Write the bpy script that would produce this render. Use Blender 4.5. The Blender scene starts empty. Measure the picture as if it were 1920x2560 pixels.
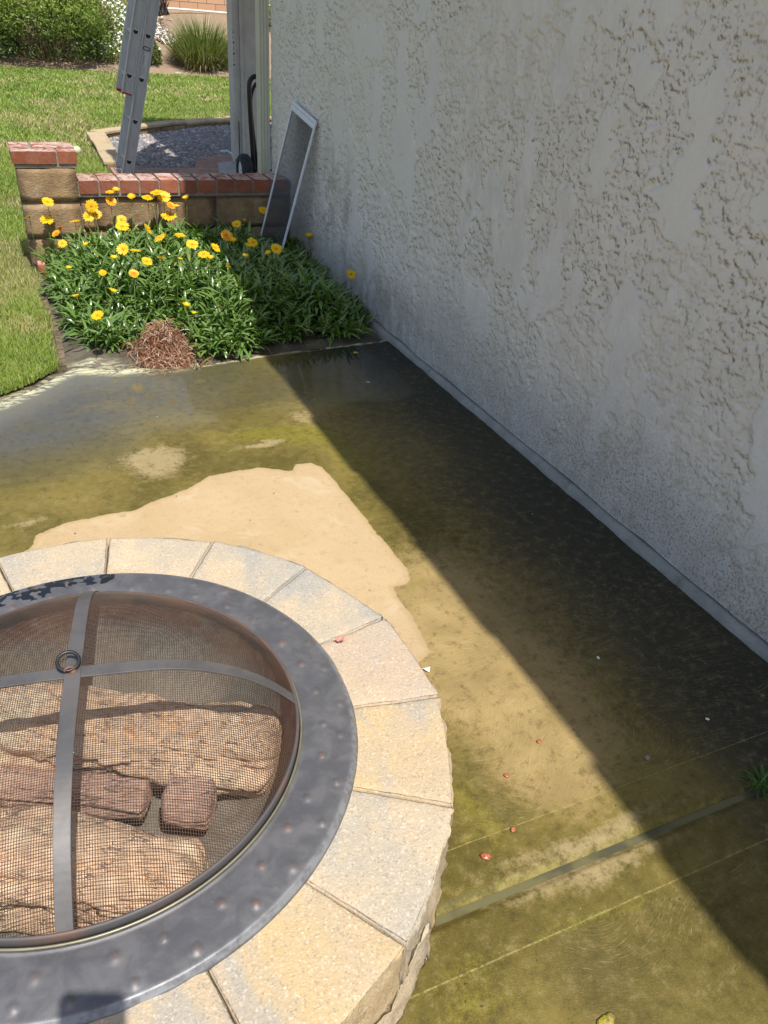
import bpy, math
import numpy as np
from mathutils import Matrix, Vector
R = math.radians
rng = np.random.default_rng(7)
S = bpy.context.scene
COL = S.collection

# ---------------------------------------------------------------- camera
PITCH, ROLL, YAW, FPX, HC = 0.56360556, 0.08166522, 0.46212846, 1949.45583, 1.25
fwd = np.array([math.sin(YAW)*math.cos(PITCH), math.cos(YAW)*math.cos(PITCH), -math.sin(PITCH)])
rt = np.array([math.cos(YAW), -math.sin(YAW), 0]); up = np.cross(rt, fwd)
r2 = math.cos(ROLL)*rt+math.sin(ROLL)*up; u2 = -math.sin(ROLL)*rt+math.cos(ROLL)*up
cd = bpy.data.cameras.new('camera'); cam = bpy.data.objects.new('camera', cd); COL.objects.link(cam)
m = Matrix.Identity(4)
for i in range(3):
    m[i][0] = r2[i]; m[i][1] = u2[i]; m[i][2] = -fwd[i]
m[2][3] = HC
cam.matrix_world = m
cd.sensor_fit = 'HORIZONTAL'; cd.sensor_width = 36; cd.lens = FPX/1920*36
cd.clip_start = 0.02; cd.clip_end = 500
S.camera = cam

def ground(x, y, z=0.0, off=(0, 0)):
    """photo pixel (1920 wide) -> point of the plane z"""
    d = (x-960)/FPX*r2-(y-1280)/FPX*u2+fwd
    t = (z-HC)/d[2]
    return np.array([d[0]*t, d[1]*t, z])

# ---------------------------------------------------------------- light
SUN = np.array([.0395, -.5055, 1.0]); SUN /= np.linalg.norm(SUN)
w = bpy.data.worlds.new('World'); S.world = w; w.use_nodes = True
nt = w.node_tree
sky = nt.nodes.new('ShaderNodeTexSky'); sky.sky_type = 'NISHITA'; sky.sun_disc = False
sky.sun_elevation = math.asin(SUN[2]); sky.sun_rotation = math.atan2(SUN[0], SUN[1])
sky.air_density = 1.0; sky.dust_density = 1.6; sky.ozone_density = 1.0
bg = nt.nodes['Background']; bg.inputs[1].default_value = 0.128
nt.links.new(sky.outputs[0], bg.inputs[0])
sl = bpy.data.lights.new('sun', 'SUN'); so = bpy.data.objects.new('sun', sl); COL.objects.link(so)
sl.energy = 4.6; sl.angle = R(0.53); sl.color = (1, .955, .88)
so.rotation_euler = Vector(SUN).to_track_quat('Z', 'Y').to_euler()
so.location = (0, -5, 10)
S.view_settings.view_transform = 'Standard'; S.view_settings.look = 'None'
S.view_settings.exposure = 0.22; S.view_settings.gamma = 1.0

# ---------------------------------------------------------------- helpers
def tag(o, label=None, cat=None, group=None, kind=None):
    if label: o['label'] = label
    if cat: o['category'] = cat
    if group: o['group'] = group
    if kind: o['kind'] = kind
    return o

def empty(name, loc=(0, 0, 0), label=None, cat=None, group=None, rz=0):
    o = bpy.data.objects.new(name, None); COL.objects.link(o)
    o.location = loc; o.rotation_euler = (0, 0, rz); o.empty_display_size = .05
    return tag(o, label, cat, group)

def lookmesh(name, v, f, smooth=False):
    """v (n,3) array, f list of faces or int array (m,k)"""
    me = bpy.data.meshes.new(name)
    v = np.asarray(v, dtype=np.float32).reshape(-1, 3)
    if isinstance(f, np.ndarray):
        k = f.shape[1]; nf = len(f)
        me.vertices.add(len(v)); me.vertices.foreach_set('co', v.ravel())
        me.loops.add(nf*k); me.polygons.add(nf)
        me.loops.foreach_set('vertex_index', f.astype(np.int32).ravel())
        me.polygons.foreach_set('loop_start', np.arange(0, nf*k, k, dtype=np.int32))
        try: me.polygons.foreach_set('loop_total', np.full(nf, k, dtype=np.int32))
        except Exception: pass
        me.update(calc_edges=True)
    else:
        me.from_pydata(v.tolist(), [], [list(q) for q in f]); me.update()
    if smooth: me.polygons.foreach_set('use_smooth', np.ones(len(me.polygons), dtype=bool))
    return me

def obj(name, me, mat=None, parent=None, loc=None):
    o = bpy.data.objects.new(name, me); COL.objects.link(o)
    if mat is not None and not me.materials: me.materials.append(mat)
    if parent: o.parent = parent
    if loc is not None: o.location = loc
    return o

def attr(me, name, a):
    t = me.attributes.new(name, 'FLOAT', 'POINT'); t.data.foreach_set('value', np.asarray(a, dtype=np.float32).ravel())

class MB:
    """collects shapes into one mesh"""
    def __init__(s): s.v = []; s.f = []; s.n = 0
    def add(s, v, f):
        v = np.asarray(v, float).reshape(-1, 3)
        s.v.append(v); s.f += [[i+s.n for i in q] for q in f]; s.n += len(v); return s
    def box(s, a, b, rot=None, org=None):
        x0, y0, z0 = a; x1, y1, z1 = b
        v = np.array([(x, y, z) for x in (x0, x1) for y in (y0, y1) for z in (z0, z1)], float)
        if rot is not None: v = v@np.asarray(rot).T
        if org is not None: v = v+np.asarray(org)
        return s.add(v, [(0, 1, 3, 2), (4, 6, 7, 5), (0, 4, 5, 1), (2, 3, 7, 6), (0, 2, 6, 4), (1, 5, 7, 3)])
    def tube(s, pts, rad, k=8, cap=True, flat=None):
        pts = np.asarray(pts, float); n = len(pts)
        rad = np.broadcast_to(rad, (n,))
        t = np.gradient(pts, axis=0); t /= np.linalg.norm(t, axis=1)[:, None]+1e-12
        ref = np.array([0, 0, 1.]) if abs(t[0][2]) < .9 else np.array([1., 0, 0])
        V = []
        a = np.linspace(0, 2*math.pi, k, endpoint=False)
        u = np.cross(t[0], ref); u /= np.linalg.norm(u)
        for i in range(n):
            u = u-t[i]*(u@t[i]); u /= np.linalg.norm(u); w_ = np.cross(t[i], u)
            V.append(pts[i]+rad[i]*(np.cos(a)[:, None]*u+np.sin(a)[:, None]*w_))
        F = [(i*k+j, i*k+(j+1) % k, (i+1)*k+(j+1) % k, (i+1)*k+j) for i in range(n-1) for j in range(k)]
        if cap: F += [tuple(range(k))[::-1], tuple((n-1)*k+j for j in range(k))]
        return s.add(np.concatenate(V), F)
    def prism(s, poly, z0, z1, rot=None, org=None):
        n = len(poly); p = np.array(poly, float)
        v = np.concatenate([np.c_[p, np.full(n, z0)], np.c_[p, np.full(n, z1)]])
        if rot is not None: v = v@np.asarray(rot).T
        if org is not None: v = v+np.asarray(org)
        return s.add(v, [tuple(range(n))[::-1], tuple(range(n, 2*n))]+[(i, (i+1) % n, n+(i+1) % n, n+i) for i in range(n)])
    def build(s, name, mat=None, parent=None, smooth=False, bevel=0, seg=2, loc=None):
        me = lookmesh(name, np.concatenate(s.v), s.f, smooth)
        o = obj(name, me, mat, parent, loc)
        if bevel:
            b = o.modifiers.new('bevel', 'BEVEL'); b.width = bevel; b.segments = seg; b.limit_method = 'ANGLE'; b.angle_limit = R(40)
        return o

def _h(ix, iy, iz, seed):
    n = (ix.astype(np.int64)*374761393+iy.astype(np.int64)*668265263+iz.astype(np.int64)*2147483647+seed*1274126177) & 0xffffffff
    n = ((n ^ (n >> 13))*1274126177) & 0xffffffff
    n = (n ^ (n >> 16)) & 0xffffff
    return n/float(0xffffff)
def vnoise(x, y, z=None, seed=0):
    x = np.asarray(x, float); y = np.asarray(y, float); z = np.zeros_like(x) if z is None else np.asarray(z, float)
    ix, iy, iz = np.floor(x), np.floor(y), np.floor(z); fx, fy, fz = x-ix, y-iy, z-iz
    ix, iy, iz = ix.astype(int), iy.astype(int), iz.astype(int)
    fx, fy, fz = [q*q*(3-2*q) for q in (fx, fy, fz)]
    r = 0
    for a in (0, 1):
        for b in (0, 1):
            for c in (0, 1):
                r = r+_h(ix+a, iy+b, iz+c, seed)*(fx if a else 1-fx)*(fy if b else 1-fy)*(fz if c else 1-fz)
    return r
def fbm(x, y, z=None, seed=0, o=4):
    r = 0; a = .5; t = 0
    x = np.asarray(x, float); y = np.asarray(y, float)
    for i in range(o):
        r = r+a*vnoise(x*2**i, y*2**i, None if z is None else z*2**i, seed+i*17); t += a; a *= .5
    return r/t
def sstep(a, b, x):
    t = np.clip((x-a)/(b-a), 0, 1); return t*t*(3-2*t)

# ---------------------------------------------------------------- node helper
class N:
    def __init__(s, name, base=(.5, .5, .5), rough=.7, spec=.5, metal=0):
        s.m = bpy.data.materials.new(name); s.m.use_nodes = True; s.t = s.m.node_tree
        s.b = s.t.nodes['Principled BSDF']
        s.b.inputs['Base Color'].default_value = (*base, 1); s.b.inputs['Roughness'].default_value = rough
        s.b.inputs['Specular IOR Level'].default_value = spec; s.b.inputs['Metallic'].default_value = metal
    def n(s, ty, **k):
        q = s.t.nodes.new('ShaderNode'+ty)
        for a, b in k.items(): setattr(q, a, b)
        return q
    def put(s, sock, v):
        if isinstance(v, (int, float)): sock.default_value = v
        elif isinstance(v, (tuple, list)):
            sock.default_value = (*v, 1) if (len(v) == 3 and sock.type == 'RGBA') else v
        else: s.t.links.new(v, sock)
    def pos(s, scale=(1, 1, 1), rot=(0, 0, 0), obj=False):
        q = s.n('TexCoord').outputs['Object'] if obj else s.n('NewGeometry').outputs['Position']
        mp = s.n('Mapping'); s.put(mp.inputs['Vector'], q); mp.inputs['Scale'].default_value = scale; mp.inputs['Rotation'].default_value = rot
        return mp.outputs[0]
    def noise(s, vec, scale, detail=3, rough=.55, dist=0, col=False):
        q = s.n('TexNoise'); s.put(q.inputs['Vector'], vec); q.inputs['Scale'].default_value = scale
        q.inputs['Detail'].default_value = detail; q.inputs['Roughness'].default_value = rough; q.inputs['Distortion'].default_value = dist
        return q.outputs[1 if col else 0]
    def vor(s, vec, scale, feature='F1', out=0, rnd=1):
        q = s.n('TexVoronoi', feature=feature); s.put(q.inputs['Vector'], vec); q.inputs['Scale'].default_value = scale; q.inputs['Randomness'].default_value = rnd
        return q.outputs[out]
    def at(s, name):
        q = s.n('Attribute', attribute_name=name); return q.outputs['Fac']
    def math(s, op, a, b=0, c=0, clamp=False):
        q = s.n('Math', operation=op, use_clamp=clamp); s.put(q.inputs[0], a); s.put(q.inputs[1], b); s.put(q.inputs[2], c); return q.outputs[0]
    def ramp(s, x, a, b, lo=0, hi=1):
        q = s.n('MapRange'); q.interpolation_type = 'SMOOTHSTEP'; q.clamp = True; s.put(q.inputs['Value'], x)
        for nm, v in (('From Min', a), ('From Max', b), ('To Min', lo), ('To Max', hi)): s.put(q.inputs[nm], v)
        return q.outputs[0]
    def mix(s, f, a, b, mode='MIX'):
        q = s.n('Mix', data_type='RGBA', blend_type=mode); s.put(q.inputs[0], f); s.put(q.inputs[6], a); s.put(q.inputs[7], b); return q.outputs[2]
    def bump(s, h, strength=.5, dist=.005, nrm=None):
        q = s.n('Bump'); q.inputs['Strength'].default_value = strength; q.inputs['Distance'].default_value = dist
        s.put(q.inputs['Height'], h)
        if nrm is not None: s.put(q.inputs['Normal'], nrm)
        return q.outputs[0]
    def out(s, color=None, rough=None, normal=None, **k):
        if color is not None: s.put(s.b.inputs['Base Color'], color)
        if rough is not None: s.put(s.b.inputs['Roughness'], rough)
        if normal is not None: s.put(s.b.inputs['Normal'], normal)
        for a, b in k.items(): s.put(s.b.inputs[a.replace('_', ' ')], b)
        return s.m

# ================================================================ MATERIALS
def mat_concrete():
    s = N('wet_concrete'); p = s.pos()
    big = s.noise(p, 2.2, 4, .6, .4); med = s.noise(p, 9, 4, .6, .3); fine = s.noise(p, 90, 3, .7); grit = s.noise(p, 420, 2, .6)
    # broom arcs: stretched noise on swirled coordinates
    sw = s.noise(p, 2.6, 1, .5, 0, col=True)
    va = s.n('VectorMath', operation='MULTIPLY_ADD'); s.put(va.inputs[0], sw); va.inputs[1].default_value = (.42, .42, 0); s.put(va.inputs[2], p)
    mp = s.n('Mapping'); s.put(mp.inputs['Vector'], va.outputs[0]); mp.inputs['Scale'].default_value = (34, 330, 1); mp.inputs['Rotation'].default_value = (0, 0, R(-25))
    broom = s.noise(mp.outputs[0], 1.0, 5, .72, 1.2)
    tex0 = s.noise(p, 34, 7, .8)
    dry0, moss0, pale0, tan0, mud0, foam0, brm0, gray0, dark0 = [s.at(q) for q in ('dry', 'moss', 'pale', 'tanw', 'mud', 'foam', 'brm', 'grayw', 'damp_shade')]
    dry = s.ramp(s.math('ADD', dry0, s.math('ADD', s.math('MULTIPLY', s.math('SUBTRACT', med, .5), .10), s.math('MULTIPLY', s.math('SUBTRACT', tex0, .5), .35))), .46, .54)
    wet = s.mix(s.ramp(big, .35, .66), (.108, .086, .020), (.215, .165, .042))
    wet = s.mix(s.ramp(med, .5, .75, 0, .5), wet, (.135, .118, .022))
    wet = s.mix(s.math('MULTIPLY', gray0, s.ramp(med, .25, .6, .6, 1)), wet, (.095, .09, .070))
    nz = s.math('ADD', s.math('MULTIPLY', s.math('SUBTRACT', med, .5), 1.0), s.math('MULTIPLY', s.math('SUBTRACT', fine, .5), .7))
    npool = s.ramp(s.at('pool'), .1, .6, 1, .25); tex = tex0; sepy = s.n('SeparateXYZ'); s.put(sepy.inputs[0], p); py = sepy.outputs[1]
    tw = s.mix(s.ramp(med, .3, .7), (.41, .295, .125), (.30, .215, .085))
    wet = s.mix(s.ramp(s.math('ADD', s.math('MULTIPLY_ADD', nz, .55, tan0), s.math('MULTIPLY', s.math('SUBTRACT', tex, .5), .7)), .15, .85), wet, tw)
    wet = s.mix(s.ramp(s.math('ADD', s.math('MULTIPLY_ADD', nz, 1.1, moss0), s.math('ADD', s.math('MULTIPLY', s.math('SUBTRACT', tex, .5), 1.9), s.math('MULTIPLY', s.math('SUBTRACT', grit, .5), .9))), .45, 1.15, 0, .72), wet, (.205, .178, .022))
    wet = s.mix(s.ramp(s.math('ADD', s.math('MULTIPLY_ADD', nz, .9, pale0), s.math('MULTIPLY', s.math('SUBTRACT', tex, .5), 1.5)), .30, 1.1, 0, .80), wet, s.mix(med, (.44, .34, .19), (.36, .28, .135)))
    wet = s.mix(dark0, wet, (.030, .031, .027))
    br = s.math('MULTIPLY', s.math('SUBTRACT', broom, .5), brm0)
    wet = s.mix(s.ramp(br, .03, .2, 0, .42), wet, (.50, .39, .19))
    wet = s.mix(s.ramp(br, -.2, -.04, .28, 0), wet, (.10, .085, .03))
    wet = s.mix(s.math('MULTIPLY', npool, s.ramp(grit, .60, .74, 0, .35)), wet, (.42, .34, .18))
    wet = s.mix(s.math('MULTIPLY', npool, s.ramp(grit, .25, .38, .5, 0)), wet, (.03, .027, .014))
    wet = s.mix(s.math('MULTIPLY', npool, s.ramp(tex, .50, .66, 0, .35)), wet, (.30, .24, .12))
    wet = s.mix(s.ramp(tex, .34, .50, .45, 0), wet, (.035, .031, .016))
    wob = s.math('MULTIPLY', s.math('SUBTRACT', s.noise(p, 12, 3), .5), .006)
    for yy_, wd0 in ((.70, .0016), (.501, .0024)):
        ln = s.ramp(s.math('ABSOLUTE', s.math('ADD', s.math('SUBTRACT', py, yy_), s.math('MULTIPLY', wob, .5))), 0, wd0, 1, 0)
        wet = s.mix(s.math('MULTIPLY', ln, s.ramp(s.noise(p, 60, 5, .75), .35, .65, .0, .8)), wet, (.42, .35, .14))
    ln = s.ramp(s.math('ABSOLUTE', s.math('ADD', s.math('SUBTRACT', py, .606), wob)), .003, .008, 1, 0)
    wet = s.mix(s.math('MULTIPLY', ln, s.ramp(tex, .40, .62, .0, .6)), wet, (.24, .205, .04))
    wet = s.mix(mud0, wet, s.mix(big, (.155, .145, .105), (.20, .19, .14)))
    fo = s.math('MULTIPLY', foam0, s.ramp(s.noise(s.pos((1, 2.6, 1)), 9, 5, .7, 2.5), .44, .58))
    wet = s.mix(fo, wet, (.62, .60, .38))
    dc = s.mix(s.ramp(big, .3, .7), (.475, .345, .19), (.54, .40, .235))
    dc = s.mix(s.ramp(tex, .35, .5, .55, 0), dc, (.40, .285, .155))
    dc = s.mix(s.ramp(grit, .32, .46, .6, 0), dc, (.27, .19, .10)); dc = s.mix(s.ramp(grit, .58, .72, 0, .5), dc, (.66, .52, .33))
    dc = s.mix(s.ramp(s.noise(p, 5.5, 4, .7, 1), .52, .66, 0, .55), dc, (.56, .45, .30))
    dc = s.mix(s.ramp(s.noise(p, 16, 3, .6), .66, .71, 0, .55), dc, (.33, .24, .13))
    edge_ = s.ramp(s.math('ADD', dry0, s.math('MULTIPLY', s.math('SUBTRACT', med, .5), .06)), .50, .86, .55, 0)
    dc = s.mix(edge_, dc, (.40, .285, .14))
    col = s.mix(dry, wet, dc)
    # roughness: standing water is a mirror, wet concrete glossy, dry matt
    wr = s.ramp(s.at('pool'), .15, .6, .46, .05)
    wr = s.math('ADD', wr, s.math('MULTIPLY', s.math('MAXIMUM', tan0, fo), .22))
    rough = s.mix(dry, wr, (.85, .85, .85))
    h = s.math('ADD', s.math('MULTIPLY', fine, .5), s.math('MULTIPLY', broom, s.math('ADD', .2, brm0)))
    h = s.math('ADD', s.math('ADD', h, s.math('MULTIPLY', grit, .3)), s.math('MULTIPLY', tex, .5))
    h = s.math('MULTIPLY', h, s.ramp(s.at('pool'), .1, .55, 1, .012))
    nb = s.bump(h, .6, .003)
    return s.out(col, rough, nb, Specular_IOR_Level=s.ramp(s.at('pool'), .1, .6, .18, .45))

def mat_stucco():
    s = N('stucco'); p = s.pos()
    low = s.at('low'); crev_shade = s.math('MULTIPLY', s.at('crev_shade'), s.ramp(s.noise(p, 70, 3, .6), .36, .60))
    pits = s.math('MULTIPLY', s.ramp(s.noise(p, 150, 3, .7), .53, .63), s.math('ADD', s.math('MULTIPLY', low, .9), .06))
    sand = s.noise(p, 330, 3, .7)
    h = s.math('ADD', s.math('MULTIPLY', sand, s.math('ADD', .28, s.math('MULTIPLY', low, 1.1))), s.math('MULTIPLY', s.noise(p, 90, 5, .72), .95))
    h = s.math('SUBTRACT', h, s.math('MULTIPLY', pits, .6))
    big = s.noise(p, 1.7, 3, .55, .5)
    col = s.mix(s.ramp(big, .35, .65), (.78, .745, .665), (.80, .755, .665))
    col = s.mix(s.math('MULTIPLY', s.at('flat'), .40), col, (.80, .795, .77))
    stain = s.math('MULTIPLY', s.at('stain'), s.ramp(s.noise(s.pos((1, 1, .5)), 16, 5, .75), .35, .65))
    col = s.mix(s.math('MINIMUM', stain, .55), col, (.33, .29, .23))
    col = s.mix(s.ramp(s.noise(p, 3.1, 4, .6), .54, .72, 0, .30), col, (.68, .62, .55))
    col = s.mix(s.math('MULTIPLY', crev_shade, .66), col, (.22, .19, .155))
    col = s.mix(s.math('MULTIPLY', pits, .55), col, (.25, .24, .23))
    return s.out(col, .85, s.bump(h, .9, .0042), Specular_IOR_Level=.25)

def mat_stone(name, a, b, c):
    s = N(name); p = s.pos()
    g = s.noise(p, 260, 3, .7); m_ = s.noise(p, 55, 3, .6); l = s.noise(p, 6, 3, .55, .6); v = s.vor(p, 330, out=1)
    col = s.mix(s.ramp(l, .38, .62), a, b)
    col = s.mix(s.ramp(s.noise(s.pos((1.3, .7, 1)), 4.2, 3, .6, 1.2), .50, .66, 0, .8), col, c)
    col = s.mix(s.ramp(g, .54, .72, 0, .5), col, (.78, .69, .55))
    col = s.mix(s.ramp(g, .28, .42, .5, 0), col, (.27, .21, .145))
    q = s.n('SeparateColor'); s.put(q.inputs[0], v)
    col = s.mix(s.ramp(q.outputs[0], .90, .96, 0, .28), col, (.80, .74, .66))
    col = s.mix(s.ramp(q.outputs[1], .88, .96, 0, .4), col, (.25, .21, .18))
    h = s.math('ADD', s.math('MULTIPLY', g, .7), s.math('MULTIPLY', m_, .8))
    return s.out(col, .9, s.bump(h, .7, .004), Specular_IOR_Level=.3)

def mat_simple(name, col, rough=.6, spec=.5, metal=0, var=.15, sc=30, bump=0, bsc=80, dirt=None, dsc=8, damt=(.55, .75)):
    s = N(name, col, rough, spec, metal); p = s.pos()
    n = s.noise(p, sc, 3, .6)
    c0 = tuple(max(0, q*(1-var)) for q in col); c1 = tuple(q*(1+var) for q in col)
    c = s.mix(s.ramp(n, .3, .7), c0, c1)
    if dirt: c = s.mix(s.ramp(s.noise(p, dsc, 4, .65), damt[0], damt[1], 0, .85), c, dirt)
    return s.out(c, rough, s.bump(s.noise(p, bsc, 3, .65), bump, .004) if bump else None)

def mat_leaf(name, a, b, rough=.4, trans=.25, tipc=None, spec=.5, sc=6):
    s = N(name, a, rough, spec); p = s.pos()
    r_ = s.at('rnd')
    c = s.mix(r_, a, b)
    c = s.mix(s.ramp(s.noise(p, sc, 2, .5), .35, .7, 0, .5), c, tuple(.5*(x+y)*.8 for x, y in zip(a, b)))
    if tipc: c = s.mix(s.ramp(s.at('tip'), .72, 1.0, 0, .9), c, tipc)
    s.out(c, rough)
    tr = s.n('BsdfTranslucent'); s.put(tr.inputs[0], s.mix(.5, c, (.35, .5, .05)) if trans else c)
    mx = s.n('MixShader'); mx.inputs[0].default_value = trans
    s.put(mx.inputs[1], s.b.outputs[0]); s.put(mx.inputs[2], tr.outputs[0])
    s.put(s.t.nodes['Material Output'].inputs[0], mx.outputs[0])
    return s.m

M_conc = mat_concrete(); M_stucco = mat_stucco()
M_stone = [mat_stone('stone_tan', (.53, .405, .255), (.57, .455, .31), (.45, .39, .30)),
           mat_stone('stone_grey', (.44, .39, .31), (.54, .43, .29), (.35, .34, .315)),
           mat_stone('stone_pink', (.53, .41, .28), (.51, .39, .28), (.46, .385, .30)),
           mat_stone('stone_yellow', (.55, .41, .225), (.51, .40, .26), (.38, .355, .31))]

# ================================================================ GROUND
def strip_terrain():
    ys = np.concatenate([np.linspace(-12, 17, 12), np.linspace(17.2, 23, 40), np.linspace(24, 60, 12)])
    xs = np.concatenate([np.linspace(-30, -3, 8), np.linspace(-2.5, 11, 90), np.linspace(12, 40, 8)])
    X, Y = np.meshgrid(xs, ys)
    Z = -.12+hill(X, Y)
    n, k = X.shape
    f = np.array([(i*k+j, i*k+j+1, (i+1)*k+j+1, (i+1)*k+j) for i in range(n-1) for j in range(k-1)])
    me = lookmesh('hillside', np.c_[X.ravel(), Y.ravel(), Z.ravel()], f, True)
    s = N('dirt'); p = s.pos()
    c = s.mix(s.noise(p, 3, 5, .7), (.24, .165, .10), (.46, .33, .22)); c = s.mix(s.ramp(s.noise(p, 28, 3, .7), .58, .7, 0, .6), c, (.10, .07, .045))
    s.out(c, .95, s.bump(s.noise(p, 25, 5, .7), 1, .04))
    return tag(obj('hillside', me, s.m), kind='structure')
def hill(X, Y):
    t = np.clip((Y-17.35)/3.6, 0, 1)
    return .12*(Y > 17.2)*np.clip((Y-17.2)/.3, 0, 1)*0.9+1.02*t**1.05+np.clip(Y-21.2, 0, 50)*.22+(t > 0)*(vnoise(X*1.7, Y*1.7, seed=3)-.5)*.12*np.clip(t*4, 0, 1)
strip_terrain()

# --- slab grids
def lin(a, b, st): return np.arange(a, b-1e-6, st)
xs = np.concatenate([lin(-5, -1.5, .25), lin(-1.5, -.35, .05), lin(-.35, 1.5, .01), [1.5, 1.53]])
def yedge(x):
    return np.interp(x, [-5, -3, -1.5, -.8, -.4, -.14, -.04, .08, .14, .29, .38, .61, .88, 1.53], [-.5, .6, 1.7, 2.3, 2.66, 2.85, 2.92, 3.055, 3.11, 3.06, 3.05, 3.02, 3.065, 3.12])
DRY = np.array([(-.086, 1.903), (-.077, 1.957), (.003, 1.992), (.10, 2.0), (.191, 2.0), (.243, 2.031), (.352, 2.066), (.437, 2.128), (.514, 2.141), (.604, 2.139), (.696, 2.085), (.725, 2.125), (.771, 2.12), (.80, 2.085), (.808, 1.95), (.812, 1.80), (.819, 1.627), (.822, 1.48), (.815, 1.445), (.79, 1.43), (.757, 1.43), (.748, 1.38), (.75, 1.30), (.742, 1.24), (.738, 1.173), (.70, 1.155), (.63, 1.15), (.5, .95), (0, 1), (-.4, 1.3), (-.3, 1.6), (-.15, 1.85)])
def sdf(poly, X, Y):
    d = np.full(X.shape, 9.); ins = np.zeros(X.shape, bool); n = len(poly)
    for i in range(n):
        a = poly[i]; b = poly[(i+1) % n]; e = b-a
        t = np.clip(((X-a[0])*e[0]+(Y-a[1])*e[1])/(e@e), 0, 1)
        d = np.minimum(d, np.hypot(X-a[0]-t*e[0], Y-a[1]-t*e[1]))
        c = ((a[1] > Y) != (b[1] > Y)) & (X < (b[0]-a[0])*(Y-a[1])/(b[1]-a[1]+1e-12)+a[0]); ins ^= c
    return np.where(ins, d, -d)
def blob(X, Y, x, y, rx, ry, a=1, rot=0):
    c, s_ = math.cos(rot), math.sin(rot); dx = X-x; dy = Y-y
    return a*np.exp(-(((dx*c+dy*s_)/rx)**2+((-dx*s_+dy*c)/ry)**2))
def slab(name, y0, y1, rows):
    X, V = np.meshgrid(xs, rows)
    if y1 is None:
        ye = yedge(xs)[None, :]; Y = y0+(ye-y0)*V
        Y = Y+.012*(vnoise(X*14, X*0+3, seed=9)-.5)*sstep(.9, 1, V)
        D = (Y-y0)
    else: Y = y0+(y1-y0)*V; D = (y1-Y)
    Z = -.0075*(1-sstep(0, .014, D))
    # tooled score lines at y=.70 and y=.50
    for ys_ in (.70, .501): Z = Z-.0012*np.exp(-((Y-ys_)/.004)**2)
    nz = fbm(X*3, Y*3, seed=5)
    Z = Z+.0012*(nz-.5)
    n, k = X.shape
    f = np.array([(i*k+j, i*k+j+1, (i+1)*k+j+1, (i+1)*k+j) for i in range(n-1) for j in range(k-1)])
    me = lookmesh(name, np.c_[X.ravel(), Y.ravel(), Z.ravel()], f, True)
    wX = X+.05*(fbm(X*5, Y*5, seed=11)-.5); wY = Y+.05*(fbm(X*5, Y*5, seed=12)-.5)
    ws = X+.012*(fbm(X*16, Y*16, seed=21)-.5); wt = Y+.012*(fbm(X*16, Y*16, seed=22)-.5)
    attr(me, 'dry', np.clip(np.maximum(.5+sdf(DRY, ws, wt)*18, .5+np.minimum(-1.0-ws-.3*sstep(.5, 2., wt), 2.0-wt)*18), 0, 1))  # dry patch; bright area out of view added to bounce light on the wall
    moss = blob(wX, wY, .80, 2.33, .16, .10, 1.25)+blob(wX, wY, .60, 2.38, .16, .07, .8)+blob(wX, wY, .90, 2.12, .08, .14, .9)+blob(wX, wY, .84, 1.75, .04, .25, .5)+blob(wX, wY, .30, 2.12, .3, .09, .5)+blob(wX, wY, .82, 1.43, .05, .04, .6)
    moss += blob(wX, wY, .615, .79, .06, .10, .75)+blob(wX, wY, .60, .67, .06, .05, .5)+blob(wX, wY, .75, .50, .3, .010, .75)+blob(wX, wY, .70, .706, .22, .008, .5)+blob(wX, wY, .45, .42, .06, .2, .55)+blob(wX, wY, .60, .45, .2, .06, .4)+blob(wX, wY, 1.1, 2.1, .15, .12, .4)
    moss += blob(wX, wY, .7, .612, .4, .005, .5)
    attr(me, 'moss', np.clip(moss, 0, 1.2))
    attr(me, 'pale', np.clip(blob(wX, wY, .30, 2.27, .10, .10, 1.5)+blob(wX, wY, .70, 2.30, .07, .035, .9)+blob(wX, wY, .62, 2.28, .1, .02, .7)+blob(wX, wY, .87, 2.46, .05, .06, .8)+blob(wX, wY, .78, .63, .22, .025, .9)+blob(wX, wY, .75, .575, .22, .03, .9)+blob(wX, wY, -.10, 2.02, .08, .02, .9), 0, 1))
    tw = blob(wX, wY, .76, 1.20, .10, .22, 1.3)+blob(wX, wY, .85, 1.0, .14, .22, 1.1)+blob(wX, wY, .88, 1.35, .1, .2, .6)+blob(wX, wY, 1.1, 1.3, .28, .5, .42)+blob(wX, wY, .82, .77, .12, .1, .6)+blob(wX, wY, .9, 2.45, .1, .2, .4)+blob(wX, wY, 1.15, 2.2, .2, .4, .35)
    attr(me, 'tanw', np.clip(tw, 0, 1))
    pool = sstep(.0, .25, Y-2.38-.25*(fbm(X*3, Y*3, seed=31)-.5))*sstep(1.45, 1.2, X)
    pool = np.maximum(pool, sstep(.45, .1, X)*sstep(2.1, 2.5, Y))
    attr(me, 'pool', np.clip(pool, 0, 1))
    attr(me, 'grayw', np.clip(sstep(2.35, 2.75, wY+.25*(.5-X)*.6)*sstep(1.2, .5, wX)*.75+sstep(.35, -.05, X)*sstep(2.3, 2.6, Y)*.5, 0, 1))
    de = yedge(X)-Y
    side = sstep(.42, .22, X)
    attr(me, 'mud', np.clip(sstep(.30, .0, de+.06*(fbm(X*6, Y*6, seed=41)-.5))*sstep(.65, .05, X), 0, 1)*.85)
    attr(me, 'foam', np.clip(sstep(.085, .03, de)*sstep(.65, .3, X)+sstep(.022, .008, de)*.9, 0, 1))
    attr(me, 'brm', (1-.85*sstep(.115, .09, np.abs(Y-.6)))*np.clip(.25+sstep(1.75, .95, Y)*.9*sstep(.55, .7, X)+blob(X, Y, .1, 2.1, .3, .12, .6), 0, 1)*(1-.8*sstep(.47, .3, Y)))
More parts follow.
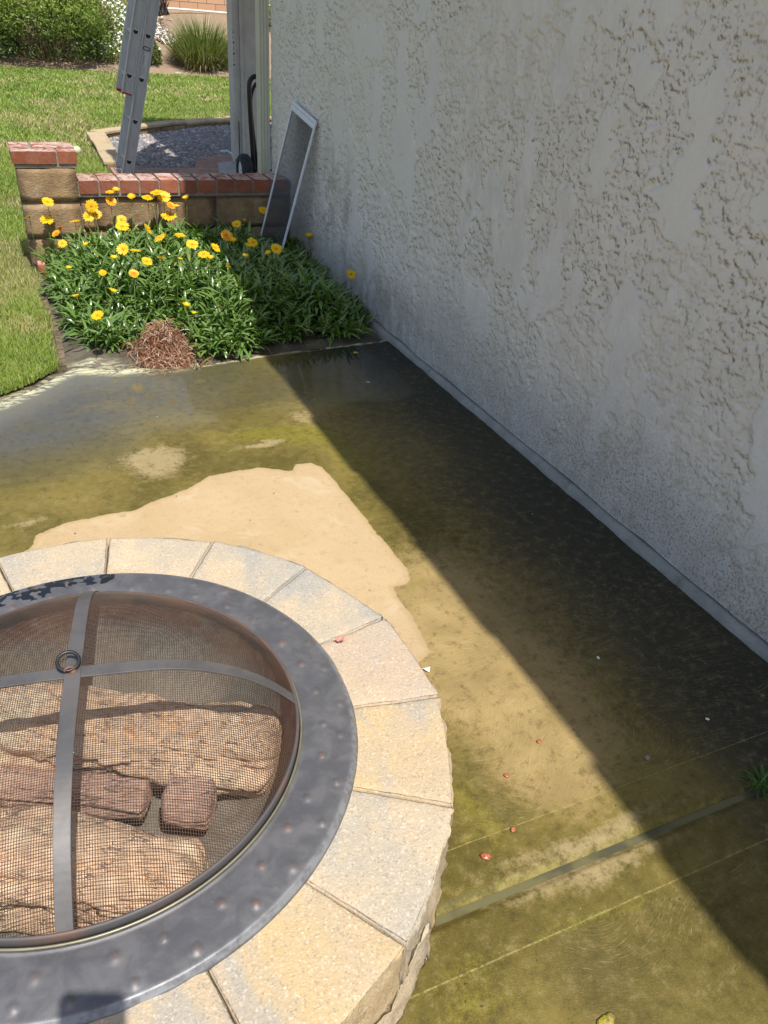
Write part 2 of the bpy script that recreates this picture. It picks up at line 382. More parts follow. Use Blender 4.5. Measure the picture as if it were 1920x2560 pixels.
    attr(me, 'damp_shade', np.clip(sstep(.62, .04, 1.5-X+.30*(fbm(X*4, Y*2.4, seed=51)-.5)), 0, .9)+.35*sstep(2.7, 3.0, Y)*sstep(.9, 1.1, X))  # damp by the wall, with the eave's shade darkened into the colour
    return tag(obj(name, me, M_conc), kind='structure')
r1 = np.concatenate([[0, .0008, .0018, .003, .005, .008], lin(.012, 1, .004), [1]])
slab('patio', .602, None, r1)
r2_ = np.concatenate([lin(0, .86, .06), lin(.86, .995, .0018), np.linspace(.995, 1, 8)])
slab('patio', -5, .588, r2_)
s = N('joint_water', (.10, .10, .07), .12); p = s.pos()
s.out(s.mix(s.ramp(s.noise(p, 9, 3, .6), .4, .6), (.075, .072, .045), (.14, .13, .06)), .35, s.bump(s.noise(p, 40, 2), .1, .002))
tag(MB().box((-5, .585, -.06), (1.49, .605, -.0085)).build('drainage_channel', s.m), kind='structure')

# soil of the flower bed and mud strip
X, Y = np.meshgrid(np.concatenate([lin(-6, -.5, .3), lin(-.5, 1.56, .02)]), np.concatenate([lin(-.6, 2.4, .2), lin(2.4, 4.9, .02)]))
Z = -.02+.022*(fbm(X*9, Y*9, seed=3)-.5)+.012*(fbm(X*40, Y*40, seed=4)-.5)-.03*(Y < yedge(X)-.04)
Z = np.where((Y > 3.2) & (X > .2), Z+.01, Z)
n, k = X.shape
f = np.array([(i*k+j, i*k+j+1, (i+1)*k+j+1, (i+1)*k+j) for i in range(n-1) for j in range(k-1)])
me = lookmesh('soil', np.c_[X.ravel(), Y.ravel(), Z.ravel()], f, True)
attr(me, 'foam', np.clip(sstep(.14, .02, Y-yedge(X))*(X < .7)*.8+blob(X, Y, .2, 3.2, .06, .03, .8)+blob(X, Y, .3, 3.17, .05, .015, .7), 0, 1))
s = N('wet_soil', rough=.6); p = s.pos(); g = s.noise(p, 90, 4, .75)
c = s.mix(s.ramp(s.noise(p, 10, 4, .6), .3, .7), (.085, .07, .05), (.17, .145, .105)); c = s.mix(s.ramp(g, .6, .75, 0, .7), c, (.34, .29, .22)); c = s.mix(s.ramp(g, .2, .4, .7, 0), c, (.03, .025, .018))
fo = s.math('MULTIPLY', s.at('foam'), s.ramp(s.noise(s.pos((1, 2.6, 1)), 11, 5, .7, 2), .48, .6))
s.out(s.mix(fo, c, (.60, .58, .37)), .55, s.bump(g, .8, .006))
tag(obj('soil', me, s.m), kind='structure')

# lawn sheets
s = N('lawn_ground', rough=.95); p = s.pos()
c = s.mix(s.ramp(s.noise(p, 2.0, 4, .6), .35, .65), (.085, .12, .025), (.17, .155, .05)); c = s.mix(s.ramp(s.noise(p, 40, 3, .7), .5, .7, 0, .7), c, (.20, .15, .07))
M_lawn = s.out(c, .95, s.bump(s.noise(p, 60, 3, .7), .8, .02))
ed = [(x, float(yedge(np.array(x)))+.085) for x in (-5, -3, -1.5, -.8, -.4, -.14, -.04, .05)]
me = lookmesh('lawn', [(x, y, -.004) for x, y in ed]+[(.095, 3.2, -.004), (.09, 4.9, -.004), (.7, 4.9, -.004), (.7, 17.4, -.004), (-9, 17.4, -.004), (-9, 0, -.004)], [tuple(range(len(ed)+6))])
tag(obj('lawn', me, M_lawn), kind='structure')
me = lookmesh('lawn', [(.7, 8.9, -.004), (.96, 9.3, -.004), (2.3, 10.6, -.004), (3.3, 11.0, -.004), (12, 11, -.004), (12, 17.4, -.004), (.7, 17.4, -.004)], [tuple(range(7))])
tag(obj('lawn', me, M_lawn), kind='structure')
me = lookmesh('lawn', [(.7, 7.2, -.004), (.88, 7.2, -.004), (.90, 8.9, -.004), (.7, 8.9, -.004)], [(0, 1, 2, 3)])
tag(obj('lawn', me, M_lawn), kind='structure')

# grass blades
BED = np.array([(.82, 7.4), (.86, 9.32), (1.66, 10.1), (2.26, 10.68), (3.3, 11.1), (12, 11.1), (12, 4.8), (.80, 4.8), (.80, 7.4)])
def grass(n, y0, y1, h, wd, xl=lambda y: -2.2-.1*y, xr=lambda y: .45*y+1.2):
    y = rng.uniform(y0, y1, n*3); xa, xb = xl(y), xr(y); x = rng.uniform(0, 1, n*3)*(xb-xa)+xa
    edge = yedge(x)+.075
    ok = np.where(x < .12, y > edge, y > 4.85) & ((x < .085+.012*np.sin(y*9)) | (y > 4.85)) & (sdf(BED, x, y) < 0)
    ok &= ~((x > .03) & (x < .38) & (y > 4.5) & (y < 4.85))
    # worn, brown spots are thinner
    wn = fbm(x*1.3, y*1.3, seed=61); ok &= (rng.random(n*3) > sstep(.56, .70, wn)*.6)
    x, y, wn = x[ok][:n], y[ok][:n], wn[ok][:n]; k = len(x)
    hh = h*rng.uniform(.45, 1.15, k); a = rng.uniform(0, 2*math.pi, k); ln = hh*rng.uniform(.2, .95, k); b = rng.uniform(0, 2*math.pi, k)
    dx, dy = np.cos(b)*ln, np.sin(b)*ln; wx, wy = np.cos(a)*wd, np.sin(a)*wd
    z0 = np.full(k, -.006)
    P = np.stack([np.c_[x-wx, y-wy, z0], np.c_[x+wx, y+wy, z0], np.c_[x+wx*.8+dx*.4, y+wy*.8+dy*.4, z0+hh*.62], np.c_[x-wx*.8+dx*.4, y-wy*.8+dy*.4, z0+hh*.62], np.c_[x+dx, y+dy, z0+hh]], 1).reshape(-1, 3)
    i = np.arange(k)*5
    F = np.concatenate([np.c_[i, i+1, i+2], np.c_[i, i+2, i+3], np.c_[i+3, i+2, i+4]])
    rnd = np.clip(.5*rng.random(k)+.9*(fbm(x*2.4, y*2.4, seed=71)-.25)*1.1, 0, 1)
    dry_ = (rng.random(k) < (.09+.50*sstep(.53, .68, wn))).astype(float)
    return P, F, np.repeat(rnd, 5), np.repeat(dry_, 5)
parts = [grass(150000, 2.6, 5.2, .036, .0014, lambda y: -1.1+0*y, lambda y: np.where(y < 4.85, .12, .9)), grass(110000, 5.2, 8.5, .042, .0026, lambda y: -1.5+0*y, lambda y: .9+0*y),
         grass(90000, 8.5, 12.5, .06, .006, lambda y: -1.8+0*y, lambda y: .34*y+.6), grass(80000, 12.5, 17.45, .07, .009, lambda y: -2+0*y, lambda y: .34*y+.6)]
V = []; F = []; A = []; B = []; nn = 0
for P, f, a, b in parts: V.append(P); F.append(f+nn); A.append(a); B.append(b); nn += len(P)
me = lookmesh('grass', np.concatenate(V), np.concatenate(F)); attr(me, 'rnd', np.concatenate(A)); attr(me, 'dryb', np.concatenate(B))
s = N('grass_blade', rough=.5); c = s.mix(s.at('rnd'), (.17, .29, .035), (.40, .49, .10)); c = s.mix(s.at('dryb'), c, (.55, .47, .23)); s.out(c, .5)
tr = s.n('BsdfTranslucent'); s.put(tr.inputs[0], s.mix(.3, c, (.5, .6, .05))); mx = s.n('MixShader'); mx.inputs[0].default_value = .3
s.put(mx.inputs[1], s.b.outputs[0]); s.put(mx.inputs[2], tr.outputs[0]); s.put(s.t.nodes['Material Output'].inputs[0], mx.outputs[0])
tag(obj('grass', me, s.m), 'mown green lawn grass with yellow dry patches beside the patio', 'grass', kind='stuff')

# ================================================================ HOUSE
house = empty('house', (1.51, 1, 0), 'pale stucco house wall in shade along the wet patio', 'house')
house_inv = Matrix.Translation((-1.51, -1, 0))
def par(o, p):
    o.parent = p; o.matrix_parent_inverse = p.matrix_basis.inverted(); return o
yy = np.concatenate([lin(-3, .6, .1), lin(.6, 2.6, .0033), lin(2.6, 4.955, .0045), [4.955]]); zz = np.concatenate([lin(.033, 1.45, .0042), lin(1.45, 2.6, .05), [2.62]])
Yg, Zg = np.meshgrid(yy, zz)
lowm = np.clip(sstep(.50, .10, Zg+.3*(fbm(Yg*2, Zg*2, seed=86)-.5)), 0, 1)
def stuc(Y_, Z_):
    wy = .030*(fbm(Y_*18, Z_*26, seed=201, o=3)-.5); wz = .022*(fbm(Y_*18, Z_*26, seed=202, o=3)-.5)
    vs = .68+.3*sstep(.9, .3, Z_)
    plt = fbm((Y_+wy*2.6)*8.5, (Z_+wz*2.6)*5.2, seed=203, o=5)          # broad trowelled patches
    a_ = fbm((Y_+wy)*34, (Z_+wz)*50, seed=204, o=5)
    b_ = fbm((Y_+wy)*55, (Z_+wz)*85, seed=205, o=3)
    t1 = sstep(.485, .50, a_); t2 = sstep(.50, .525, b_)
    flat = sstep(.600, .612, plt)
    islands = np.maximum(t1, flat)
    hh = .0026*islands+.0012*t2*(1-flat)+.0030*sstep(.590, .603, plt)+.0010*(fbm(Y_*110, Z_*110, seed=206, o=2)-.5)
    return hh, islands, flat, t2
H0, I0, FL0, T2 = stuc(Yg, Zg)
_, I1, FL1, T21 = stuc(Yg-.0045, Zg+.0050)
crev_shade = np.clip(np.clip(I1-I0, 0, 1)+.75*np.clip(T21-T2, 0, 1)*(1-FL0), 0, 1)*(1-.75*lowm)  # darker under ledges: their shade and crevice dirt put into the colour
crev_shade = crev_shade*(.50+.9*sstep(.36, .58, fbm(Yg*3.2, Zg*2.6, seed=209)))
H0 = H0*(1-.55*lowm)*sstep(.03, .08, Zg)
Xg = 1.514-.004*sstep(.12, .05, Zg)+.012*(fbm(Yg*1.2, Zg*1.2, seed=81)-.5)-.010*(fbm(Yg*6, Zg*4, seed=82)-.5)-H0
Zw = Zg+np.where(Zg < .035, .010*(fbm(Yg*6, Yg*0, seed=84, o=5)-.5), 0)
n, k = Yg.shape
ii = (np.arange(n-1)[:, None]*k+np.arange(k-1)[None]).ravel()
f = np.stack([ii, ii+k, ii+k+1, ii+1], 1)
V = np.c_[Xg.ravel(), Yg.ravel(), Zw.ravel()]
# close: end face and back, bottom lip
nv = len(V); last = [i*k+k-1 for i in range(n)]
V2 = np.array([(2.2, 4.955, Zw[i, -1]) for i in range(n)]); F2 = [(last[i], nv+i, nv+i+1, last[i+1]) for i in range(n-1)]
V3 = np.array([(1.58, Yg[0, j], Zw[0, j]) for j in range(k)]); F3 = [(j, nv+n+j, nv+n+j+1, j+1) for j in range(k-1)]
me = lookmesh('wall', np.concatenate([V, V2, V3]), np.concatenate([f, np.array(F2), np.array(F3)]), True)
allv = np.concatenate([V, V2, V3]); yv, zv = allv[:, 1], allv[:, 2]
padw = lambda q: np.concatenate([q.ravel(), np.zeros(len(V2)+len(V3))])
attr(me, 'low', padw(lowm)); attr(me, 'crev_shade', padw(crev_shade)); attr(me, 'flat', padw(FL0))
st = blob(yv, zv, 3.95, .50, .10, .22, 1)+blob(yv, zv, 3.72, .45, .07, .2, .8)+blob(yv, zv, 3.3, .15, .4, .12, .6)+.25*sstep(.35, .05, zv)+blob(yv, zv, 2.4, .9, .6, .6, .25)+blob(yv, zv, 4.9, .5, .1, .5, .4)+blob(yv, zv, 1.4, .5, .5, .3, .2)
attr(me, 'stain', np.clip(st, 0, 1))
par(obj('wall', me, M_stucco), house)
# footing: a low mortar cove under the plaster
V = []; ys2 = np.concatenate([lin(-3, 0, .2), lin(0, 4.95, .015), [4.95]])
e = .010*(fbm(ys2*5, ys2*0, seed=91, o=5)-.5)
prof = [(1.494, -.02), (1.494, .001), (1.497, .010), (1.504, .022), (1.520, .027), (1.60, .028)]
for i, (x, z) in enumerate(prof): V.append(np.c_[x+e*(1-.15*i)+.006*(fbm(ys2*30, ys2*0+i, seed=92)-.5), ys2, z+.008*(fbm(ys2*14, ys2*0+i, seed=93)-.5)*(i in (2, 3))])
k = len(ys2); V = np.concatenate(V)
f = [(i*k+j, i*k+j+1, (i+1)*k+j+1, (i+1)*k+j)[::-1] for i in range(len(prof)-1) for j in range(k-1)]
par(obj('footing', lookmesh('footing', V, f, True), mat_simple('footing_mortar', (.33, .325, .29), .85, .3, 0, .15, 12, .9, 120, (.20, .19, .165), 9, (.52, .72))), house)
# roof with eave; barrel tile edge
mb = MB(); mb.box((1.03, -4, 2.62), (5, 6.75, 2.80))
yt = lin(-4, 6.7, .21)
for q in yt: mb.box((1.006+.016*math.sin(q*2.3)*math.sin(q*5.1+1), q+.01, 2.74), (1.06, q+.19, 2.83))
M_wood = mat_simple('painted_wood', (.50, .49, .44), .55, .4, 0, .06, 20, .15, 60)
par(mb.build('roof', M_wood), house)
# downspout
mb = MB()
def ridged(x0, x1, y0, y1, z0, z1, nr=3, d=.003):
    pts = []
    for i in range(nr*2+1):       # front face ridges (towards -y)
        u = i/(nr*2); pts.append((x0+(x1-x0)*u, y0+(d if i % 2 else 0)))
    pts += [(x1, y1)]
    for i in range(nr*2+1):
        u = i/(nr*2); 
        if i: pts.append((x1+(x0-x1)*u, y1))
    for i in range(1, nr*2):
        u = i/(nr*2); pts.append((x0+(d if i % 2 else 0), y1+(y0-y1)*u))
    # drop duplicates
    o = []
    for q in pts:
        if not o or np.hypot(q[0]-o[-1][0], q[1]-o[-1][1]) > 1e-5: o.append(q)
    return o
mb.prism(ridged(1.452, 1.508, 4.965, 5.05, 0, 0), .06, 2.6)
M_spout = mat_simple('downspout_paint', (.50, .51, .41), .45, .45, 0, .05, 8, .05)
par(mb.build('downspout', M_spout, bevel=.0015), house)

# patio cover: post + roof
pc = empty('patio_cover', (2.1, 7.9, 0), 'white painted patio cover post with cracked trim behind the downspout', 'patio cover')
M_post = mat_simple('post_paint', (.52, .51, .48), .6, .35, 0, .08, 10, .25, 45, (.30, .28, .25), 5, (.66, .78))
mb = MB(); mb.box((2.13, 7.80, .03), (2.30, 7.97, 2.45)); par(mb.build('post', M_post, bevel=.004), pc)
mb = MB(); mb.box((2.035, 7.79, .03), (2.068, 7.965, 2.44)); mb.box((2.068, 7.80, .035), (2.098, 7.96, 2.44)); mb.box((2.098, 7.785, .03), (2.129, 7.965, 2.44))
par(mb.build('trim', M_post, bevel=.003), pc)
mb = MB(); mb.box((2.018, 7.776, .16), (2.036, 7.83, .42)); par(mb.build('trim', M_post, bevel=.002), pc)
mk = MB()
M_black = mat_simple('black_paint', (.018, .018, .02), .5)
for z, w_, h_ in ((.80, .014, .012), (.885, .014, .012), (.97, .014, .012), (1.05, .012, .006), (.84, .007, .006), (.93, .007, .006), (1.01, .007, .006)):
    mk = MB(); mk.box((2.0355, 7.7872, z), (2.0355+w_, 7.7895, z+h_)); par(mk.build('ink_mark', M_black), pc)
mk = MB(); mk.prism([(2.066, 7.7835), (2.073, 7.7835), (2.073, 7.7868), (2.066, 7.7868)], .04, .36); par(mk.build('crack', M_black), pc)
mb = MB(); mb.box((1.66, 6.76, 2.46), (6, 9.38, 2.62)); 
for q in lin(1.7, 6, .4): mb.box((q, 6.76, 2.32), (q+.045, 9.38, 2.459))
par(mb.build('roof', M_wood), pc)
mb = MB(); mb.tube([(1.86, 7.66, .12), (1.92, 7.67, .125), (1.965, 7.68, .10), (1.99, 7.70, .05), (1.995, 7.72, .02)], .010, 8)
tag(mb.build('drain_hose', mat_simple('white_plastic', (.70, .74, .78), .35), smooth=True), 'short white plastic hose bending down at the foot of the post', 'hose')

# ================================================================ GARDEN WALL (brick capped)
def mat_brick():
    s = N('red_brick', rough=.85); p = s.pos()
    r_ = s.at('rnd'); c = s.mix(r_, (.22, .060, .028), (.40, .125, .055))
    c = s.mix(s.ramp(s.noise(p, 35, 4, .65), .4, .7, 0, .5), c, (.20, .06, .04))
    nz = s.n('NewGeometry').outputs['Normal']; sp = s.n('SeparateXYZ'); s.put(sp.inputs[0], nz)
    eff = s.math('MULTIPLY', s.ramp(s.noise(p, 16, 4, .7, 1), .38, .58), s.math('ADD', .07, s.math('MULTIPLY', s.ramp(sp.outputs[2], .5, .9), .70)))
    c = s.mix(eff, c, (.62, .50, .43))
    return s.out(c, .9, s.bump(s.noise(p, 130, 4, .7), .5, .003))
M_brick = mat_brick()
def mat_block():
    s = N('tan_block', rough=.9); p = s.pos()
    c = s.mix(s.ramp(s.noise(p, 12, 4, .6), .3, .7), (.26, .17, .09), (.40, .27, .15))
    c = s.mix(s.ramp(s.noise(s.pos((1, 1, 2)), 60, 3, .7), .28, .40, .8, 0), c, (.10, .06, .03))
    c = s.mix(s.ramp(s.noise(p, 7, 4, .7, 1), .55, .72, 0, .55), c, (.50, .42, .32))
    return s.out(c, .92, s.bump(s.math('ADD', s.noise(s.pos((1, 1, 2.4)), 55, 4, .75), s.noise(p, 14, 3)), .9, .008))
M_block = mat_block()
M_mortar = mat_simple('mortar', (.27, .24, .20), .95, .2, 0, .2, 40, .7, 150)
gw = empty('garden_wall', (.8, 4.65, 0), 'low tan block wall with red brick cap and a taller end pillar behind the yellow flowers', 'garden wall')
def rough_boxes(name, boxes, mat, parent, jit=.003, bev=.005, cuts=5, seed=1, amp=.004):
    """many separate bricks of one part: softly irregular boxes"""
    V = []; F = []; RN = []; n0 = 0
    for bi, (a, b) in enumerate(boxes):
        a = np.array(a, float)+rng.uniform(-jit, jit, 3); b = np.array(b, float)+rng.uniform(-jit, jit, 3)
        c = cuts; idx = {}; vs = []; fs = []
        def vid(i, j, k_):
            key = (i, j, k_)
            if key not in idx:
                idx[key] = len(vs); u = np.array([i, j, k_])/c
                # pull rows near edges so the rounding is tight
                u2_ = np.where(u == 0, 0, np.where(u == 1, 1, .5+(u-.5)*1.45)) if c > 2 else u
                u2_ = np.clip(u2_, 0, 1)
                q = a+(b-a)*u2_
                on = ((u == 0) | (u == 1)).sum()
                cen = (a+b)/2
                if on >= 2: q = q+(np.sign(cen-q)*(np.array((u == 0) | (u == 1))))*bev*.6
                vs.append(q)
            return idx[key]
        for i in range(c):
            for j in range(c):
                for s0 in (0, c):
                    qs = [[(s0, i, j), (s0, i+1, j), (s0, i+1, j+1), (s0, i, j+1)], [(i, s0, j), (i, s0, j+1), (i+1, s0, j+1), (i+1, s0, j)], [(i, j, s0), (i+1, j, s0), (i+1, j+1, s0), (i, j+1, s0)]]
                    for q in qs:
                        q = [vid(*t) for t in q]; fs.append(q if s0 else q[::-1])
        vs = np.array(vs)
        dn = np.stack([fbm(vs[:, 0]*22+bi*5, vs[:, 1]*22, vs[:, 2]*22, seed=seed+t) for t in (0, 1, 2)], 1)-.5
        vs = vs+dn*amp*2
        V.append(vs); F += [[t+n0 for t in q] for q in fs]; n0 += len(vs); RN.append(np.full(len(vs), rng.random()))
    me = lookmesh(name, np.concatenate(V), F, 'cap' not in name); attr(me, 'rnd', np.concatenate(RN))
    o = obj(name, me, mat)
    if parent: par(o, parent)
    return o
Y0 = 4.555
# pillar
pl = MB().box((.085, Y0+.012, -.05), (.345, Y0+.26, .50)).build('pillar', M_mortar); par(pl, gw)
bl = []
for z0, z1 in ((-.03, .145), (.150, .322), (.330, .498)): bl.append(((.075, Y0, z0), (.352, Y0+.272, z1-.003)))
rough_boxes('pillar_block', bl, M_block, gw, .001, .006, 7, 5, .004)
cb = [((.060, Y0-.012, .513), (.268, Y0+.09, .572)), ((.279, Y0-.012, .513), (.366, Y0+.09, .572)), ((.060, Y0+.10, .513), (.155, Y0+.285, .572)), ((.166, Y0+.10, .513), (.366, Y0+.19, .572)), ((.166, Y0+.20, .513), (.366, Y0+.285, .572))]
rough_boxes('pillar_cap', cb, M_brick, gw, .0015, .003, 6, 7, .002)
MBc = MB().box((.068, Y0-.004, .496), (.360, Y0+.277, .566)); par(MBc.build('mortar', M_mortar), gw)
# long wall
bl = []
for z0, z1 in ((-.03, .165), (.172, .340)):
    xs_ = [.357, .60, .93, 1.255, 1.506] if z0 < 0 else [.357, .43, .755, 1.08, 1.506]
    for a, b in zip(xs_[:-1], xs_[1:]): bl.append(((a+.003, Y0+.035, z0), (b-.004, Y0+.20, z1)))
rough_boxes('wall_block', bl, M_block, gw, .001, .005, 7, 15, .003)
par(MB().box((.35, Y0+.042, -.05), (1.507, Y0+.194, .352)).build('mortar', M_mortar), gw)
bl = []; x = .360
while x < 1.49:
    x1 = min(x+.092, 1.507); bl.append(((x, Y0+.010, .366), (x1, Y0+.212, .432))); x += .1035
rough_boxes('brick_cap', bl, M_brick, gw, .002, .003, 6, 25, .002)
par(MB().box((.355, Y0+.017, .350), (1.5075, Y0+.205, .424)).build('mortar', M_mortar), gw)

# bed edging strip on the lawn side
mb = MB(); n = 60
for i in range(1):
    pts = [(.10+.008*math.sin(t*7), 3.14+t*1.42) for t in np.linspace(0, 1, n)]
V = []; 
for (x, y) in pts: V += [(x-.012, y, -.05), (x-.012, y, .004), (x+.012, y, .006), (x+.012, y, -.05)]
F = [(i*4+j, i*4+j+1, (i+1)*4+j+1, (i+1)*4+j) for i in range(n-1) for j in range(3)]+[(0, 3, 2, 1), (n*4-4, n*4-3, n*4-2, n*4-1)]
tag(obj('bed_edging', lookmesh('bed_edging', V, F), mat_simple('weathered_board', (.15, .115, .075), .85, .3, 0, .4, 40, .8, 90)), 'thin weathered brown edging board between the lawn and the flower bed', 'edging')
rough_boxes('brick', [((.095, 4.40, -.02), (.135, 4.50, .06))], M_brick, None, 0, .004, 5, 33, .003)
tag(bpy.data.objects['brick'], 'small red brick stub at the foot of the pillar', 'brick')

# ================================================================ GRAVEL BED, PAVING, EDGING STONES
def poly_sheet(name, pts, z, mat): return tag(obj(name, lookmesh(name, [(x, y, z) for x, y in pts], [tuple(range(len(pts)))]), mat), kind='structure')
M_pave = mat_simple('patio_concrete', (.42, .41, .38), .8, .3, 0, .1, 6, .2)
poly_sheet('concrete_path', [(1.68, 4.8), (6, 4.8), (6, 8.6), (2.9, 8.45), (1.85, 7.75), (1.68, 7.0)], .012, M_pave)
s = N('brick_paving'); p = s.pos()
bt = s.n('TexBrick'); s.put(bt.inputs['Vector'], p); bt.inputs['Scale'].default_value = 1; bt.inputs['Brick Width'].default_value = .2; bt.inputs['Row Height'].default_value = .1; bt.inputs['Mortar Size'].default_value = .006
bt.inputs['Color1'].default_value = (.36, .17, .11, 1); bt.inputs['Color2'].default_value = (.44, .27, .19, 1); bt.inputs['Mortar'].default_value = (.20, .17, .14, 1)
s.out(s.mix(s.ramp(s.noise(p, 20, 4, .7), .5, .7, 0, .5), bt.outputs[0], (.55, .45, .38)), .85, s.bump(bt.outputs[1], -.6, .006))
poly_sheet('brick_paving', [(.80, 4.80), (1.68, 4.80), (1.68, 7.0), (1.85, 7.75), (2.9, 8.45), (2.85, 8.68), (1.72, 8.02), (1.58, 7.5), (.86, 7.52)], .008, s.m)
GP = np.array([(.96, 9.2), (.93, 7.5), (1.6, 7.48), (1.73, 8.0), (2.85, 8.66), (6, 8.7), (6, 11), (3.3, 10.85), (2.3, 10.35), (1.72, 9.85)])
M_grav = mat_simple('gravel_ground', (.16, .155, .15), .95, .2, 0, .3, 50, .8, 60)
poly_sheet('gravel_bed', GP, -.02, M_grav)
# pebbles
n = 9000
x = rng.uniform(.9, 3.3, n*2); y = rng.uniform(7.45, 10.9, n*2); ok = sdf(GP, x, y) > .02; x, y = x[ok][:n], y[ok][:n]; n = len(x)
ico = np.array([(0, 0, 1), (.9, 0, .3), (.28, .85, .3), (-.72, .53, .3), (-.72, -.53, .3), (.28, -.85, .3), (.7, .5, -.5), (-.27, .8, -.5), (-.85, 0, -.5), (-.27, -.8, -.5), (.7, -.5, -.5)])
icf = np.array([(0, 1, 2), (0, 2, 3), (0, 3, 4), (0, 4, 5), (0, 5, 1), (1, 6, 2), (2, 6, 7), (2, 7, 3), (3, 7, 8), (3, 8, 4), (4, 8, 9), (4, 9, 5), (5, 9, 10), (5, 10, 1), (1, 10, 6)])
sz = rng.uniform(.010, .026, n); a = rng.uniform(0, 6.28, n)
sc = np.stack([sz*rng.uniform(.8, 1.5, n), sz, sz*rng.uniform(.4, .8, n)], 1)
v = ico[None]*sc[:, None]*rng.uniform(.85, 1.15, (n, 11, 1)); cx, sx_ = np.cos(a)[:, None], np.sin(a)[:, None]
P = np.stack([v[..., 0]*cx-v[..., 1]*sx_+x[:, None], v[..., 0]*sx_+v[..., 1]*cx+y[:, None], v[..., 2]-.015+rng.uniform(0, .012, n)[:, None]], -1).reshape(-1, 3)
f = (icf[None]+(np.arange(n)*11)[:, None, None]).reshape(-1, 3)
me = lookmesh('gravel', P, f, True); attr(me, 'rnd', np.repeat(rng.random(n), 11))
s = N('pebble'); c = s.n('ValToRGB'); s.put(c.inputs[0], s.at('rnd')); c.color_ramp.elements[0].color = (.15, .15, .16, 1); c.color_ramp.elements[1].color = (.55, .51, .46, 1)
e1 = c.color_ramp.elements.new(.5); e1.color = (.30, .30, .31, 1); e2 = c.color_ramp.elements.new(.75); e2.color = (.33, .24, .20, 1)
s.out(c.outputs[0], .8)
tag(obj('gravel', me, s.m), 'grey and tan pebbles filling the stone edged bed', 'gravel', kind='stuff')
# stone edging
M_edge = mat_stone('edging_stone', (.50, .37, .20), (.48, .38, .24), (.34, .25, .14))
be = empty('stone_border', (1.2, 9, 0), 'low tan flagstone border round the gravel bed beside the lawn', 'stone border')
path = [(.90, 7.50), (.96, 9.24), (1.70, 9.98), (2.31, 10.50), (3.30, 10.95), (5.5, 11.1)]
caps = []; wal = []
for (a, b) in zip(path[:-1], path[1:]):
    a = np.array(a); b = np.array(b); L = np.linalg.norm(b-a); u = (b-a)/L; nn_ = np.array([u[1], -u[0]]); q = 0
    while q < L-.12:
        l = min(rng.uniform(.38, .62), L-q)
        p0 = a+u*(q+.008); p1 = a+u*(q+l-.008); o1, o2 = rng.uniform(-.095, -.075), rng.uniform(.07, .10)
        k = 7; rim_ = [p0+nn_*o1, p1+nn_*o1+u*0, p1+nn_*o2, p0+nn_*o2]
        V = []
        for t in range(4):
            A_, B_ = rim_[t], rim_[(t+1) % 4]
            for j in range(3): V.append(A_+(B_-A_)*j/3+rng.uniform(-.008, .008, 2))
        V = np.array(V); caps.append((V, .062+rng.uniform(-.008, .008)))
        wal.append((np.array([p0-nn_*.06, p1-nn_*.06, p1+nn_*.065, p0+nn_*.065]), .03)); q += l
for V, z in caps:
    mb = MB().prism([tuple(t) for t in V], z-.032, z); par(mb.build('cap_stone', M_edge, bevel=.008), be)
mb = MB()
for V, z in wal: mb.prism([tuple(t) for t in V], -.06, z)
par(mb.build('block_course', M_block, bevel=.004), be)

